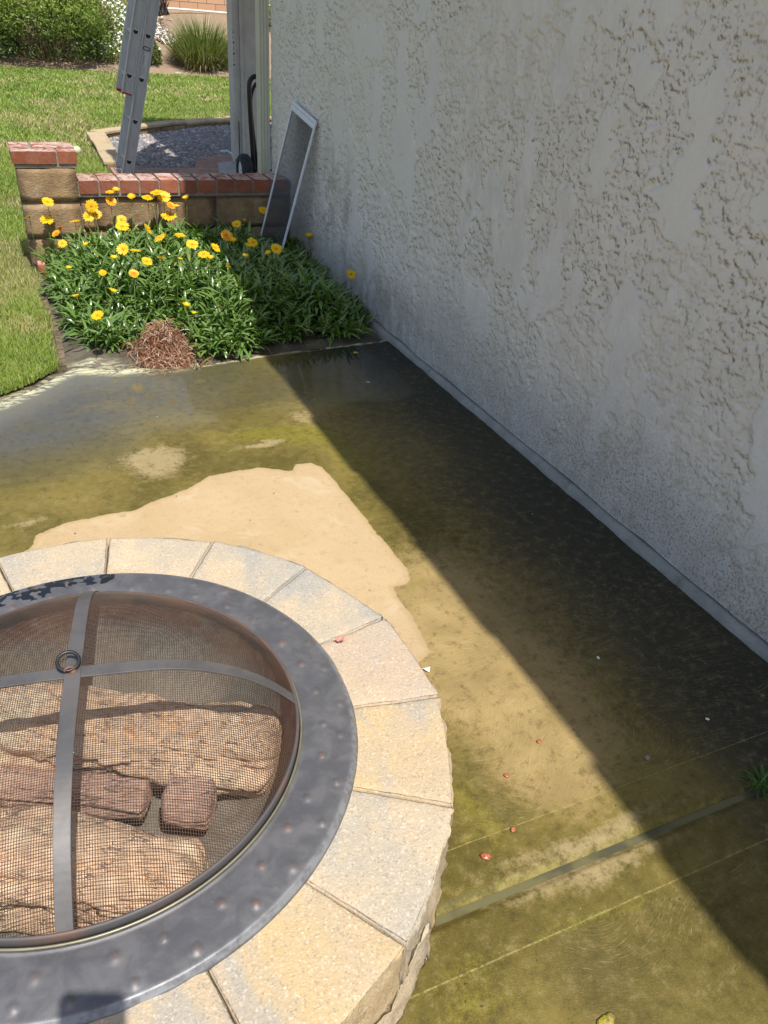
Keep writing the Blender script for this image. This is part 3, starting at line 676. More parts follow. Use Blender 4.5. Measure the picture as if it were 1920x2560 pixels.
# ================================================================ FIRE PIT
CX, CY, ZR = -.0241, .9576, .25
fp = empty('fire_pit', (CX, CY, 0), 'round fire pit of tan and grey stone blocks with a wide dark metal rim', 'fire pit')
def wedge_block(a0, a1, ri, ro, z0, z1, seed, mat, chord=.35, parent=fp, cx=CX+.006, cy=CY-.008, label=None, slope=0):
    """one trapezoid stone with chipped edges: a shaped grid box"""
    nx, ny, nz = 26, 26, 9
    am = (a0+a1)/2; pts = {}; vs = []; fs = []
    def e(u, n):   # denser near the edges
        t = u/n; return .5-.5*math.cos(math.pi*t) if n > 3 else t
    def vid(i, j, k):
        if (i, j, k) in pts: return pts[(i, j, k)]
        pts[(i, j, k)] = len(vs); vs.append((e(i, nx), e(j, ny), e(k, nz), i in (0, nx), j in (0, ny), k in (0, nz))); return len(vs)-1
    for axis, (na, nb, nc) in enumerate(((ny, nz, nx), (nx, nz, ny), (nx, ny, nz))):
        for i in range(na):
            for j in range(nb):
                for s0 in (0, nc):
                    def mk_(p, q): return (s0, p, q) if axis == 0 else (p, s0, q) if axis == 1 else (p, q, s0)
                    q = [vid(*mk_(i, j)), vid(*mk_(i+1, j)), vid(*mk_(i+1, j+1)), vid(*mk_(i, j+1))]
                    flip = (s0 == 0) ^ (axis == 1); fs.append(q[::-1] if flip else q)
    A = np.array(vs, float)
    u, v, w_ = A[:, 0], A[:, 1], A[:, 2]; eu, ev, ew = A[:, 3] > 0, A[:, 4] > 0, A[:, 5] > 0
    ang = a0+(a1-a0)*u
    roo = ro*((1-chord)+chord*math.cos((a1-a0)/2)/np.cos(ang-am)); r = ri+(roo-ri)*v
    X_, Y_, Z_ = cx+r*np.cos(ang), cy+r*np.sin(ang), z0+(z1-z0)*w_
    dn = [fbm(X_*20+seed, Y_*20, Z_*20, seed=seed+t, o=4)-.5 for t in (0, 1, 2)]
    df = [fbm(X_*75+seed, Y_*75, Z_*75, seed=seed+9+t, o=3)-.5 for t in (0, 1, 2)]
    ro_ = ev & (v > .5)
    # rounding and chips where two faces meet
    cnt = eu.astype(int)+ev+ew
    chip = np.where(cnt >= 2, .0035+.010*np.clip(fbm(X_*26, Y_*26, Z_*26, seed=seed+31)-.48, 0, 1)*3, 0)
    near = np.exp(-np.minimum(np.minimum(u, 1-u)*(a1-a0)*r, np.minimum((1-v), v)*(ro-ri))/.005)
    cenA = am; ca, sa = np.cos(ang), np.sin(ang)
    inward_a = np.sign(am-ang)*chip*eu
    inward_r = np.where(v > .5, -1, 1)*chip*ev
    inward_z = np.where(w_ > .5, -1, 1)*chip*ew
    inward_z = inward_z-np.where((w_ > .9) & ew & (cnt < 2), near*.003, 0)
    inward_r = inward_r+np.where(ro_, (slope*(1-w_))+dn[0]*.026+df[0]*.016, 0)
    rr = r+inward_r
    aa = ang+inward_a/np.maximum(r, .1)
    X_, Y_ = cx+rr*np.cos(aa), cy+rr*np.sin(aa)
    X_ = X_+df[1]*.0035; Y_ = Y_+df[2]*.0035; Z_ = Z_+inward_z+np.where(ew & (w_ > .5), dn[2]*.006+df[0]*.0018, 0)
    o = obj('stone_block', lookmesh('stone_block', np.c_[X_, Y_, Z_], fs, True), mat); par(o, parent)
    if label: o['label'] = label
    return o
# angles of the joints, anticlockwise from the wall side
order = {0: 1, 1: 2, 2: 0, 3: 1, 4: 0, 5: 3, 6: 3, 7: 1, 8: 2, 9: 0, 10: 3, 11: 2, 12: 2, 13: 1, 14: 3, 15: 2}
for k in range(16):
    a0 = R(12.3+22.5*k); a1 = R(12.3+22.5*(k+1)); g = .0020
    # 15 right of centre ... 0 behind it
    matk = M_stone[{0: 1, 1: 1, 2: 0, 3: 1, 4: 0, 5: 3, 6: 0, 7: 2, 8: 1, 9: 0, 10: 2, 11: 3, 12: 3, 13: 1, 14: 3, 15: 2}[k]]
    zt = .238+rng.uniform(-.0015, .0015)
    wedge_block(a0+g/.5, a1-g/.5, .40, .581+rng.uniform(-.004, .006), .118, zt, 100+k*13, matk)
    a0 += R(11.2); a1 += R(11.2)
    wedge_block(a0+g/.5, a1-g/.5, .42, .583, -.005, .1165, 900+k*13, M_stone[(k*7) % 4], slope=.008)

# rim with hammered dimples
nr, na = 44, 1440
rr = np.linspace(.3455, .436, nr); aa = np.linspace(0, 2*math.pi, na, endpoint=False)
A, Rr = np.meshgrid(aa, rr, indexing='ij')
def prof_rim(r): return ZR-.0035*((r-.39)/.045)**2-.0055*sstep(.430, .436, r)+.003*sstep(.351, .3455, r)
Zr = prof_rim(Rr); dim = np.zeros_like(Zr); cop = np.zeros_like(Zr)
k = 0
for row, (rd, nd) in enumerate(((.413, 33), (.377, 33))):
    for i in range(nd):
        a = 2*math.pi*(i+(.5 if row else 0)+rng.uniform(-.16, .16))/nd; r0 = rd+rng.uniform(-.004, .004); s0 = rng.uniform(.0062, .0085)
        da = (A-a+math.pi) % (2*math.pi)-math.pi; d2 = ((da*r0)**2+(Rr-r0)**2)/s0**2
        dim += np.exp(-d2**1.4); cop += np.exp(-d2*1.6)*rng.choice([.15, .35, .9])
Zr = Zr+.0026*dim*1.0+.0006*(fbm(A*9, Rr*90, seed=5)-.5)
Xr, Yr = CX+Rr*np.cos(A), CY+Rr*np.sin(A)
V = np.stack([Xr, Yr, Zr], -1)
# rolled outer lip and the lip that goes down into the bowl
out = [(.4385, ZR-.012), (.4375, ZR-.017), (.434, ZR-.019)]; inn = [(.3425, ZR-.006), (.3425, ZR-.03)]
cols = [np.stack([CX+r*np.cos(aa), CY+r*np.sin(aa), np.full(na, z)], -1)[:, None] for r, z in inn[::-1]]+[V]+[np.stack([CX+r*np.cos(aa), CY+r*np.sin(aa), np.full(na, z)], -1)[:, None] for r, z in out]
V = np.concatenate(cols, 1); K = V.shape[1]
i = np.arange(na)[:, None]; j = np.arange(K-1)[None]; i2 = (i+1) % na
f = np.stack([i*K+j, i*K+j+1, i2*K+j+1, i2*K+j], -1).reshape(-1, 4)
me = lookmesh('rim', V.reshape(-1, 3), f, True)
pad = lambda q: np.pad(q, ((0, 0), (2, 3)))
attr(me, 'cop', np.clip(pad(cop), 0, 1)); attr(me, 'edge', np.pad(sstep(.424, .433, Rr), ((0, 0), (2, 3)), constant_values=0))
deg = np.degrees(A) % 360
wetm = sstep(66, 96, deg)*sstep(165, 140, deg)*sstep(.375, .40, Rr)
attr(me, 'wet', pad(wetm))
def mat_rim(name='rim_metal'):
    s = N(name, rough=.42, metal=0); p = s.pos()
    n = s.noise(p, 22, 4, .65, .5); f_ = s.noise(p, 160, 3, .7)
    c = s.mix(s.ramp(n, .35, .7), (.108, .108, .116), (.155, .152, .158))
    c = s.mix(s.ramp(f_, .62, .76, 0, .5), c, (.24, .23, .22))
    c = s.mix(s.math('MULTIPLY', s.at('cop'), s.ramp(s.noise(p, 120, 3), .35, .6)), c, (.21, .115, .08))
    c = s.mix(s.math('MULTIPLY', s.at('edge'), s.ramp(s.noise(p, 40, 3, .7), .35, .6, .1, .7)), c, (.30, .31, .33))
    wn = s.noise(p, 30, 1, .4, .2)
    wt = s.ramp(s.math('ADD', s.at('wet'), s.math('MULTIPLY', s.math('SUBTRACT', .5, wn), 3.0)), .46, .52)
    wt = s.math('MULTIPLY', s.math('MULTIPLY', wt, s.ramp(s.at('wet'), .05, .15)), s.ramp(s.noise(p, 75, 1, .4), .54, .57, 1, 0))
    c = s.mix(wt, c, (.022, .023, .028))
    ro = s.math('ADD', s.ramp(n, .3, .7, .40, .52), s.math('MULTIPLY', wt, -.22))
    return s.out(c, ro, s.bump(s.math('ADD', f_, s.math('MULTIPLY', wt, 2)), .15, .0012), Metallic=.25)
M_rim = mat_rim()
par(obj('rim', me, M_rim), fp)
# bowl
prof = [(.3415, ZR-.012), (.338, ZR-.03), (.325, .15), (.29, .10), (.22, .065), (.12, .05), (.0, .046)]
na2 = 96; V = []
for r, z in prof: V += [(CX+max(r, .0005)*math.cos(t), CY+max(r, .0005)*math.sin(t), z) for t in np.linspace(0, 2*math.pi, na2, endpoint=False)]
F = [(i*na2+j, i*na2+(j+1) % na2, (i+1)*na2+(j+1) % na2, (i+1)*na2+j)[::-1] for i in range(len(prof)-1) for j in range(na2)]
s = N('bowl_metal', rough=.85); p = s.pos(); n = s.noise(p, 9, 4, .65, .6)
c = s.mix(s.ramp(n, .35, .65), (.22, .195, .155), (.32, .285, .23)); sp = s.n('SeparateXYZ'); s.put(sp.inputs[0], p)
c = s.mix(s.math('MULTIPLY', s.ramp(sp.outputs[2], .16, .225), s.ramp(s.noise(p, 14, 4, .7), .35, .55)), c, (.16, .065, .045))
c = s.mix(s.ramp(s.noise(p, 150, 3, .7), .55, .7, 0, .5), c, (.30, .27, .22))
s.out(c, .85, s.bump(s.noise(p, 90, 4, .7), .5, .004))
par(obj('bowl', lookmesh('bowl', V, F, True), s.m), fp)

# spark screen
RS, HS = .3385, .120; ZB = ZR+.010
def dome(r): return ZB+HS*(1-(np.minimum(r, RS)/RS)**3.4)
ss = empty('spark_screen', (CX, CY, ZR), 'domed rusty wire mesh spark screen with crossed metal straps and a ring handle', 'spark screen')
AX = R(80); e1_ = np.array([math.cos(AX), math.sin(AX)]); e2_ = np.array([-math.sin(AX), math.cos(AX)])
pitch = .0035; V = []; F = []; nn = 0
for fam in (0, 1):
    ea, eb = (e1_, e2_) if fam == 0 else (e2_, e1_)
    for t in np.arange(-RS+.002, RS-.001, pitch):
        L = math.sqrt(RS*RS-t*t)
        if L < .01: continue
        n = max(6, int(L*2/.012)); q = np.linspace(-L, L, n)
        tt = t+.0006*np.sin(q*22+t*60)
        x = CX+ea[0]*q+eb[0]*tt; y = CY+ea[1]*q+eb[1]*tt; z = dome(np.hypot(q, tt))+(.0004 if fam else -.0004)+.0012*(vnoise(x*12, y*12, seed=3)-.5)
        P = np.stack([x, y, z], 1); T = np.gradient(P, axis=0); T /= np.linalg.norm(T, axis=1)[:, None]
        u = np.cross(T, (0, 0, 1.)); u /= np.linalg.norm(u, axis=1)[:, None]; w_ = np.cross(u, T)
        rad = .00047
        ring = np.stack([P+rad*(math.cos(b)*u+math.sin(b)*w_) for b in (math.pi/2, math.pi*7/6, math.pi*11/6)], 1)
        V.append(ring.reshape(-1, 3)); i = np.arange(n-1)[:, None]*3+nn; j = np.arange(3)[None]; j2 = (j+1) % 3
        F.append(np.stack([i+j, i+j2, i+3+j2, i+3+j], -1).reshape(-1, 4)); nn += 3*n
me = lookmesh('wire_mesh', np.concatenate(V), np.concatenate(F), True)
s = N('mesh_wire', rough=.6); p = s.pos(); n = s.noise(p, 7, 3, .6)
c = s.mix(s.ramp(n, .4, .6), (.075, .060, .052), (.13, .085, .06))
sp = s.n('SeparateXYZ'); s.put(sp.inputs[0], p)
c = s.mix(s.math('MULTIPLY', s.ramp(sp.outputs[2], .345, .27), s.ramp(s.noise(p, 5, 2), .35, .6)), c, (.135, .072, .052))
s.out(c, .55, Metallic=.3)
par(obj('wire_mesh', me, s.m), ss)
def mat_strap():
    s = N('strap_metal', rough=.45); p = s.pos(); n = s.noise(p, 14, 4, .6)
    c = s.mix(s.ramp(n, .4, .62), (.115, .112, .112), (.155, .143, .138))
    c = s.mix(s.ramp(s.noise(p, 9, 4, .7), .60, .76, 0, .6), c, (.19, .12, .095))
    return s.out(c, .48, s.bump(s.noise(p, 90, 3), .2, .001), Metallic=.35)
M_strap = mat_strap()
for k, (ed_, L0, L1) in enumerate(((e1_, -.338, .338), (e2_, -.338, .338))):
    q = np.linspace(L0, L1, 81); hw = .0118-.001*np.abs(q)/.33; sd = np.array([-ed_[1], ed_[0]]); V = []
    base = dome(np.abs(q))+.0018+(.0032*np.exp(-(q/.03)**2) if k == 0 else 0)
    for w1, dz in ((-1, 0), (-1, .0026), (1, .0026), (1, 0)):
        V.append(np.stack([CX+ed_[0]*q+sd[0]*w1*hw, CY+ed_[1]*q+sd[1]*w1*hw, base+dz+.0006*np.sin(q*40+k)], 1))
    V = np.stack(V, 1).reshape(-1, 3); F = [(i*4+j, i*4+(j+1) % 4, (i+1)*4+(j+1) % 4, (i+1)*4+j) for i in range(80) for j in range(4)]+[(0, 3, 2, 1), (320, 321, 322, 323)]
    o = obj('strap', lookmesh('strap', V, F), M_strap); par(o, ss); b = o.modifiers.new('b', 'BEVEL'); b.width = .0008; b.segments = 2; b.limit_method = 'ANGLE'
M_dark = mat_simple('dark_iron', (.035, .035, .04), .4, .5, .4, .2, 60)
t = np.linspace(0, 2*math.pi, 49)
zt = float(dome(np.array(0.)))+.0085
# ring handle lies back on the crossing
ca = np.stack([.0155*np.cos(t), .0155*np.sin(t)], 1); tl = R(22)
rp = np.stack([CX-.004+ca[:, 0], CY+.012+ca[:, 1]*math.cos(tl), zt+.003+(ca[:, 1]+.0155)*math.sin(tl)], 1)
mb = MB(); mb.tube(rp, .0028, 10, cap=False); par(mb.build('ring_handle', M_dark, smooth=True), ss)
mb = MB(); mb.tube([(CX, CY, zt-.004), (CX, CY, zt+.003)], [.008, .005], 14)
mb.tube([(CX-.004+.007*math.cos(u_), CY-.002, zt+.002+.007*math.sin(u_)) for u_ in np.linspace(0, math.pi, 12)], .002, 8)
par(mb.build('rivet', mat_simple('rust_iron', (.20, .11, .075), .7, .3, .2, .2, 90), smooth=True), ss)
# bottom band
prof = [(.3395, ZR-.004), (.3415, ZR-.003), (.3415, ZB+.004), (.3400, ZB+.007), (.3370, ZB+.007), (.3350, ZB+.003), (.3365, ZR-.004)]
na2 = 180; V = []
for r, z in prof: V += [(CX+r*math.cos(q), CY+r*math.sin(q), z+.001) for q in np.linspace(0, 2*math.pi, na2, endpoint=False)]
F = [(i*na2+j, i*na2+(j+1) % na2, ((i+1) % 7)*na2+(j+1) % na2, ((i+1) % 7)*na2+j) for i in range(7) for j in range(na2)]
s = N('band_metal'); p = s.pos(); c = s.mix(s.ramp(s.noise(p, 9, 4, .7), .45, .7), (.10, .095, .098), (.17, .105, .08)); s.out(c, .6, Metallic=.2)
par(obj('band', lookmesh('band', V, F, True), s.m), ss)
t = np.linspace(0, 2*math.pi, 181)
mb = MB(); mb.tube(np.stack([CX+.3445*np.cos(t), CY+.3445*np.sin(t), np.full(181, ZR+.0025)], 1), .0020, 8, cap=False)
par(mb.build('seat_bead', mat_simple('bead_metal', (.26, .24, .17), .4, .5, .4, .15, 30), smooth=True), fp)

# logs (ceramic, bark like)
def mat_log(name, a, b, c_):
    s = N(name); p = s.pos((1, 1, 1)); po = s.pos((1.2, 9, 9), obj=True)
    st = s.noise(po, 5, 4, .6, .8); bl = s.noise(p, 8, 3, .6)
    c = s.mix(s.ramp(st, .35, .65), a, b); c = s.mix(s.ramp(bl, .5, .68, 0, .8), c, c_)
    cr = s.n('TexVoronoi', feature='DISTANCE_TO_EDGE'); wv = s.noise(po, 3, 3, .6, 0, col=True)
    va = s.n('VectorMath', operation='MULTIPLY_ADD'); s.put(va.inputs[0], wv); va.inputs[1].default_value = (1.4, 1.4, 1.4); s.put(va.inputs[2], s.pos((.8, 4, 4), obj=True)); s.put(cr.inputs['Vector'], va.outputs[0]); cr.inputs['Scale'].default_value = 7
    ck = s.ramp(cr.outputs[0], .0, .05, 1, 0); ck = s.math('MULTIPLY', ck, s.ramp(s.noise(p, 25, 2), .50, .60))
    c = s.mix(s.math('MULTIPLY', ck, .85), c, (.055, .04, .045))
    c = s.mix(s.ramp(s.noise(p, 200, 3, .7), .55, .72, 0, .5), c, (.62, .52, .36))
    h = s.math('SUBTRACT', s.math('ADD', st, s.math('MULTIPLY', s.noise(p, 110, 4, .7), .3)), s.math('MULTIPLY', ck, .8))
    return s.out(c, .92, s.bump(h, .6, .006), Specular_IOR_Level=.2)
M_log = [mat_log('log_tan', (.78, .54, .36), (.66, .45, .295), (.80, .66, .45)), mat_log('log_red', (.56, .36, .27), (.44, .28, .22), (.64, .45, .33))]
def log(p0, p1, r0, r1, mat, seed, label, squash=.85, rough_=1.0, n=190, k=110):
    p0, p1 = np.array(p0, float), np.array(p1, float); L = np.linalg.norm(p1-p0); u = (p1-p0)/L
    o = empty('log', tuple((p0+p1)/2), label, 'log', 'ceramic logs in the fire bowl')
    t = np.linspace(0, 1, n); a = np.linspace(0, 2*math.pi, k, endpoint=False)
    T, A_ = np.meshgrid(t, a, indexing='ij')
    rad = r0+(r1-r0)*T
    capm = np.minimum(T, 1-T)*L; rc = .35*rad
    rad = rad*np.where(capm < rc, np.sqrt(np.clip(1-(1-capm/rc)**2, .0004, 1))**(.8 if r0 > .05 else 1.25), 1)
    x = (T-.5)*L; cy_, cz_ = np.cos(A_), np.sin(A_)
    # faceted bark: ridges along the grain
    rg = fbm(cy_*1.6+x*2.5, cz_*1.6+seed, x*5, seed=seed, o=4)-.5; fi = fbm(cy_*5+x*5+seed, cz_*5, x*12, seed=seed+5, o=4)-.5
    cr_ = np.abs(fbm(cy_*3.4+seed, cz_*3.4, x*4.5, seed=seed+8, o=4)-.5)
    rad = rad*(1+.50*rg*rough_+.24*fi*rough_-.17*rough_*np.clip(1-cr_/.028, 0, 1))
    P = np.stack([x+.01*rg, rad*cy_, rad*cz_*squash], -1).reshape(-1, 3)
    i = np.arange(n-1)[:, None]; j = np.arange(k)[None]; j2 = (j+1) % k
    f = np.stack([i*k+j, i*k+j2, (i+1)*k+j2, (i+1)*k+j], -1).reshape(-1, 4)
    me = lookmesh('log', P, f, True); bpy.data.objects.remove(o)
    o = obj('log', me, mat); yaw_ = math.atan2(u[1], u[0]); pt = -math.asin(u[2])
    o.location = tuple((p0+p1)/2); o.rotation_euler = (0, pt, yaw_)
    tag(o, label, 'log', 'ceramic logs in the fire bowl'); return o
log((-.31, 1.205, .140), (.283, .905, .132), .090, .076, M_log[0], 3, 'largest tan bark textured log with a blunt end under the long strap', .8, 1.5)
log((-.31, .925, .136), (.104, .705, .130), .082, .072, M_log[0], 17, 'tan bark textured log lying lowest in the bowl nearest the rim', .85, 1.4)
log((-.30, 1.080, .128), (.055, .902, .118), .035, .028, M_log[1], 29, 'thin reddish brown stick log between the two large logs', 1, 1.7)
log((.072, .880, .128), (.155, .848, .126), .034, .040, M_log[1], 37, 'short reddish knob of a log end beside the thin stick', 1, 1.7, 60)

# ================================================================ FLOWER BED
def leaves(name, bases, L, Wd, tilt, mat, segs=5, curl=1.0, fold=.25, kind='stuff', lab=None, cat=None, twist=0, azi=None, obovate=True):
    """blade leaves: arrays per leaf. bases (n,3)"""
    n = len(bases); az = rng.uniform(0, 2*math.pi, n) if azi is None else azi
    t = np.linspace(0, 1, segs+1)
    prof = (np.sin(math.pi*np.clip(t, 0, 1)**1.5)**.8*.95+.14*(1-t)) if obovate else (1-t)**.6*.9+.02
    prof[-1] = .02
    d = np.stack([np.cos(az), np.sin(az)], 1); sd = np.stack([-np.sin(az), np.cos(az)], 1)
    ang = tilt[:, None]-curl*t[None]**1.3*rng.uniform(.5, 1.3, n)[:, None]         # elevation angle along the leaf
    ds = L[:, None]/segs
    hx = np.cumsum(np.cos(ang)*ds, 1)-np.cos(ang)*ds; hz = np.cumsum(np.sin(ang)*ds, 1)-np.sin(ang)*ds
    w_ = Wd[:, None]*prof[None]*.5
    rl = rng.uniform(-.5, .5, n)[:, None]
    C_ = np.stack([bases[:, 0:1]+d[:, 0:1]*hx, bases[:, 1:2]+d[:, 1:2]*hx, bases[:, 2:3]+hz], -1)
    up_ = np.stack([-np.sin(ang)*d[:, 0:1], -np.sin(ang)*d[:, 1:2], np.cos(ang)], -1)
    side = np.stack([np.repeat(sd[:, 0:1], segs+1, 1), np.repeat(sd[:, 1:2], segs+1, 1), np.zeros((n, segs+1))], -1)
    sidr = side*np.cos(rl)[..., None]+up_*np.sin(rl)[..., None]; upr = up_*np.cos(rl)[..., None]-side*np.sin(rl)[..., None]
    Lf = C_-sidr*w_[..., None]+upr*(w_*fold)[..., None]; Rt = C_+sidr*w_[..., None]+upr*(w_*fold)[..., None]
    P = np.stack([Lf, C_, Rt], 2).reshape(-1, 3); k = (segs+1)*3
    f = []
    for i in range(segs):
        b = i*3; f += [(b, b+1, b+4, b+3), (b+1, b+2, b+5, b+4)]
    F = (np.array(f)[None]+(np.arange(n)*k)[:, None, None]).reshape(-1, 4)
    me = lookmesh(name, P, F, True)
    attr(me, 'rnd', np.repeat(rng.random(n), k)); attr(me, 'mid', np.tile(np.array([0, 1, 0]*(segs+1)), n)); attr(me, 'tip', np.tile(np.repeat(t, 3), n))
    o = obj(name, me, mat)
    if lab: tag(o, lab, cat, kind=kind)
    return o
CANO = np.array([(.15, 4.50), (.14, 4.1), (.16, 3.75), (.21, 3.42), (.24, 3.30), (.37, 3.28), (.45, 3.42), (.60, 3.38), (.62, 3.18), (.70, 3.08), (.84, 3.10), (.93, 3.20), (1.05, 3.22), (1.25, 3.20), (1.44, 3.18), (1.49, 3.3), (1.50, 4.54), (.8, 4.54)])
def canopy_h(x, y):
    d = sdf(CANO, np.asarray(x, float), np.asarray(y, float))
    h = .05+.14*sstep(0, .26, d)+.05*sstep(3.7, 4.4, np.asarray(y, float))+.05*(fbm(np.asarray(x)*4, np.asarray(y)*4, seed=101)-.5)
    h = h*(1-.30*blob(x, y, .42, 3.4, .2, .25, 1))*(1-.45*blob(x, y, 1.30, 4.22, .11, .20, 1))
    return np.clip(h+.03*blob(x, y, .75, 3.3, .2, .2, 1), .04, .26)
nr_ = 1050
x = rng.uniform(.12, 1.5, nr_*3); y = rng.uniform(3.05, 4.54, nr_*3); ok = sdf(CANO, x, y) > .005; x, y = x[ok][:nr_], y[ok][:nr_]
hc = canopy_h(x, y); per = 15
bx = np.repeat(x, per)+rng.normal(0, .014, len(x)*per); by = np.repeat(y, per)+rng.normal(0, .014, len(x)*per)
lev = rng.beta(2.2, 1.0, len(x)*per)
bz = np.repeat(hc, per)*lev-.03
M_gaz = None
s = N('gazania_leaf', rough=.3); r_ = s.at('rnd')
c = s.mix(r_, (.042, .112, .006), (.165, .305, .018)); c = s.mix(s.ramp(r_, .93, .96), c, (.34, .32, .10)); c = s.mix(s.math('MULTIPLY', s.ramp(s.at('mid'), .75, 1), .35), c, (.20, .30, .12))
bf = s.n('NewGeometry').outputs['Backfacing']; c = s.mix(s.math('MULTIPLY', bf, .55), c, (.17, .26, .09))
s.out(c, .24, Specular_IOR_Level=.6); tr = s.n('BsdfTranslucent'); s.put(tr.inputs[0], s.mix(.6, c, (.22, .45, .02))); mx = s.n('MixShader'); mx.inputs[0].default_value = .16
s.put(mx.inputs[1], s.b.outputs[0]); s.put(mx.inputs[2], tr.outputs[0]); s.put(s.t.nodes['Material Output'].inputs[0], mx.outputs[0]); M_gaz = s.m
n = len(bx)
leaves('gazania_foliage', np.c_[bx, by, bz], rng.uniform(.06, .13, n), rng.uniform(.009, .0155, n), rng.uniform(.15, 1.35, n), M_gaz, 6, 1.15, .28,
       lab='dense dark green strap leaved foliage of the yellow flowers filling the bed', cat='ground cover')
# dead thatch clump
n = 3600; u = rng.random(n)**.6; a = rng.uniform(0, 2*math.pi, n); cx_, cy_ = .51, 3.17
wa = 1+.3*(vnoise(2*np.cos(a)+5, 2*np.sin(a))-.5)*2
bx = cx_+u*.105*np.cos(a)*wa-.02*(np.sin(a) > 0)*u; by = cy_+u*.16*np.sin(a)*wa+.02; bz = .005+.15*np.clip(1-u**1.5, 0, 1)*(.35+.65*sstep(3.05, 3.28, by))*rng.uniform(.3, 1, n)
n2 = 700; u2_ = rng.uniform(.5, 1.7, n2); a2 = rng.uniform(0, 6.28, n2)
bx = np.r_[bx, cx_+u2_*.10*np.cos(a2)]; by = np.r_[by, np.maximum(cy_+u2_*.14*np.sin(a2), 2.99)]; bz = np.r_[bz, rng.uniform(.002, .012, n2)]; n += n2
s = N('dead_leaf', rough=.85); c = s.n('ValToRGB'); s.put(c.inputs[0], s.at('rnd')); cr = c.color_ramp; cr.elements[0].color = (.10, .04, .02, 1); cr.elements[1].color = (.66, .55, .40, 1)
q = cr.elements.new(.45); q.color = (.32, .115, .045, 1); q = cr.elements.new(.72); q.color = (.38, .21, .13, 1); s.out(c.outputs[0], .85)
leaves('dead_plant', np.c_[bx, by, bz], rng.uniform(.02, .075, n), rng.uniform(.0012, .0038, n), rng.uniform(-.9, 1.0, n), s.m, 4, 2.2, .3, kind=None, lab='dead reddish brown clump of withered leaves at the front of the flower bed', cat='dead plant')

# flowers
s = N('petal', rough=.5); tp = s.at('tip'); rn = s.at('rnd')
c = s.mix(s.ramp(tp, .0, .30), (.80, .34, .008), (.93, .64, .010)); c = s.mix(s.math('MULTIPLY', rn, .30), c, (.92, .50, .006)); s.out(c, .5)
tr = s.n('BsdfTranslucent'); s.put(tr.inputs[0], c); mx = s.n('MixShader'); mx.inputs[0].default_value = .3
s.put(mx.inputs[1], s.b.outputs[0]); s.put(mx.inputs[2], tr.outputs[0]); s.put(s.t.nodes['Material Output'].inputs[0], mx.outputs[0]); M_pet = s.m
s = N('petal_orange', rough=.5); c = s.mix(s.ramp(s.at('tip'), .1, .9), (.62, .13, .006), (.88, .42, .008)); s.out(c, .5); M_peto = s.m
M_stem = mat_simple('flower_stem', (.10, .16, .035), .5, .4, 0, .2, 30)
M_cent = mat_simple('flower_centre', (.68, .24, .008), .8, .2, 0, .3, 400)
M_bud = mat_simple('bud_green', (.30, .36, .06), .55, .4, 0, .25, 60)
def petal_mesh(op, n=15, rings=1):
    """op: 1 open flat .. 0 closed; unit radius"""
    V = []; F = []; T = []
    for ring in range(rings):
        for i in range(n):
            a = 2*math.pi*(i+.5*ring)/n+rng.uniform(-.06, .06); el = (1-op)*1.35+ring*.25+rng.uniform(-.08, .16)
            Lp = (1-.25*ring)*rng.uniform(.9, 1.06); ca_, sa_ = math.cos(a), math.sin(a); b = len(V); seg = 5
            for j in range(seg+1):
                t = j/seg; rr_ = .10+Lp*.9*t*math.cos(el*(1-.25*t)); z = Lp*.9*t*math.sin(el*(1-.2*t))-.10*op*t*t+.02*ring
                w_ = (.055+.115*math.sin(math.pi*min(t*.62+.12, 1)))*(1 if j < seg else .35)
                for q in (-1, 0, 1): V.append((rr_*ca_-q*w_*sa_, rr_*sa_+q*w_*ca_, z+(.03 if q else 0))); T.append(t)
            for j in range(seg):
                for q in (0, 1): F.append((b+j*3+q, b+j*3+q+1, b+j*3+q+4, b+j*3+q+3))
    me = lookmesh('petals', V, F, True); attr(me, 'tip', T); attr(me, 'rnd', np.full(len(T), rng.random())); return me
PM = {'open': [petal_mesh(1, 15), petal_mesh(.9, 16), petal_mesh(.8, 14)], 'half': [petal_mesh(.28, 13), petal_mesh(.40, 12)], 'double': [petal_mesh(.85, 16, 3)]}
for k_ in PM:
    for q in PM[k_]: q.materials.append(M_peto if k_ == 'double' else M_pet)
def sphere_mb(c, r, k=10, sz_=1):
    mb = MB(); V = []
    for i in range(k+1):
        ph = math.pi*i/k; V += [(c[0]+r*max(math.sin(ph), .01)*math.cos(t), c[1]+r*max(math.sin(ph), .01)*math.sin(t), c[2]+r*sz_*math.cos(ph)) for t in np.linspace(0, 2*math.pi, 2*k, endpoint=False)]
    F = [(i*2*k+j, (i+1)*2*k+j, (i+1)*2*k+(j+1) % (2*k), i*2*k+(j+1) % (2*k)) for i in range(k) for j in range(2*k)]
    return mb.add(V, F)
me_c = lookmesh('centre', np.concatenate(sphere_mb((0, 0, .0), .2, 6, .5).v), sphere_mb((0, 0, 0), .2, 6, .5).f, True); me_c.materials.append(M_cent)
q_ = MB(); q_.tube([(0, 0, -.34), (0, 0, -.24), (0, 0, -.05), (0, 0, .05)], [.06, .15, .17, .12], 10); me_cal = lookmesh('calyx', np.concatenate(q_.v), q_.f, True); me_cal.materials.append(M_bud)
q_ = MB(); q_.tube([(0, 0, -.55), (0, 0, -.3), (0, 0, .1), (0, 0, .55), (0, 0, .8)], [.12, .38, .45, .28, .05], 10); me_bud = lookmesh('bud', np.concatenate(q_.v), q_.f, True); me_bud.materials.append(M_bud)
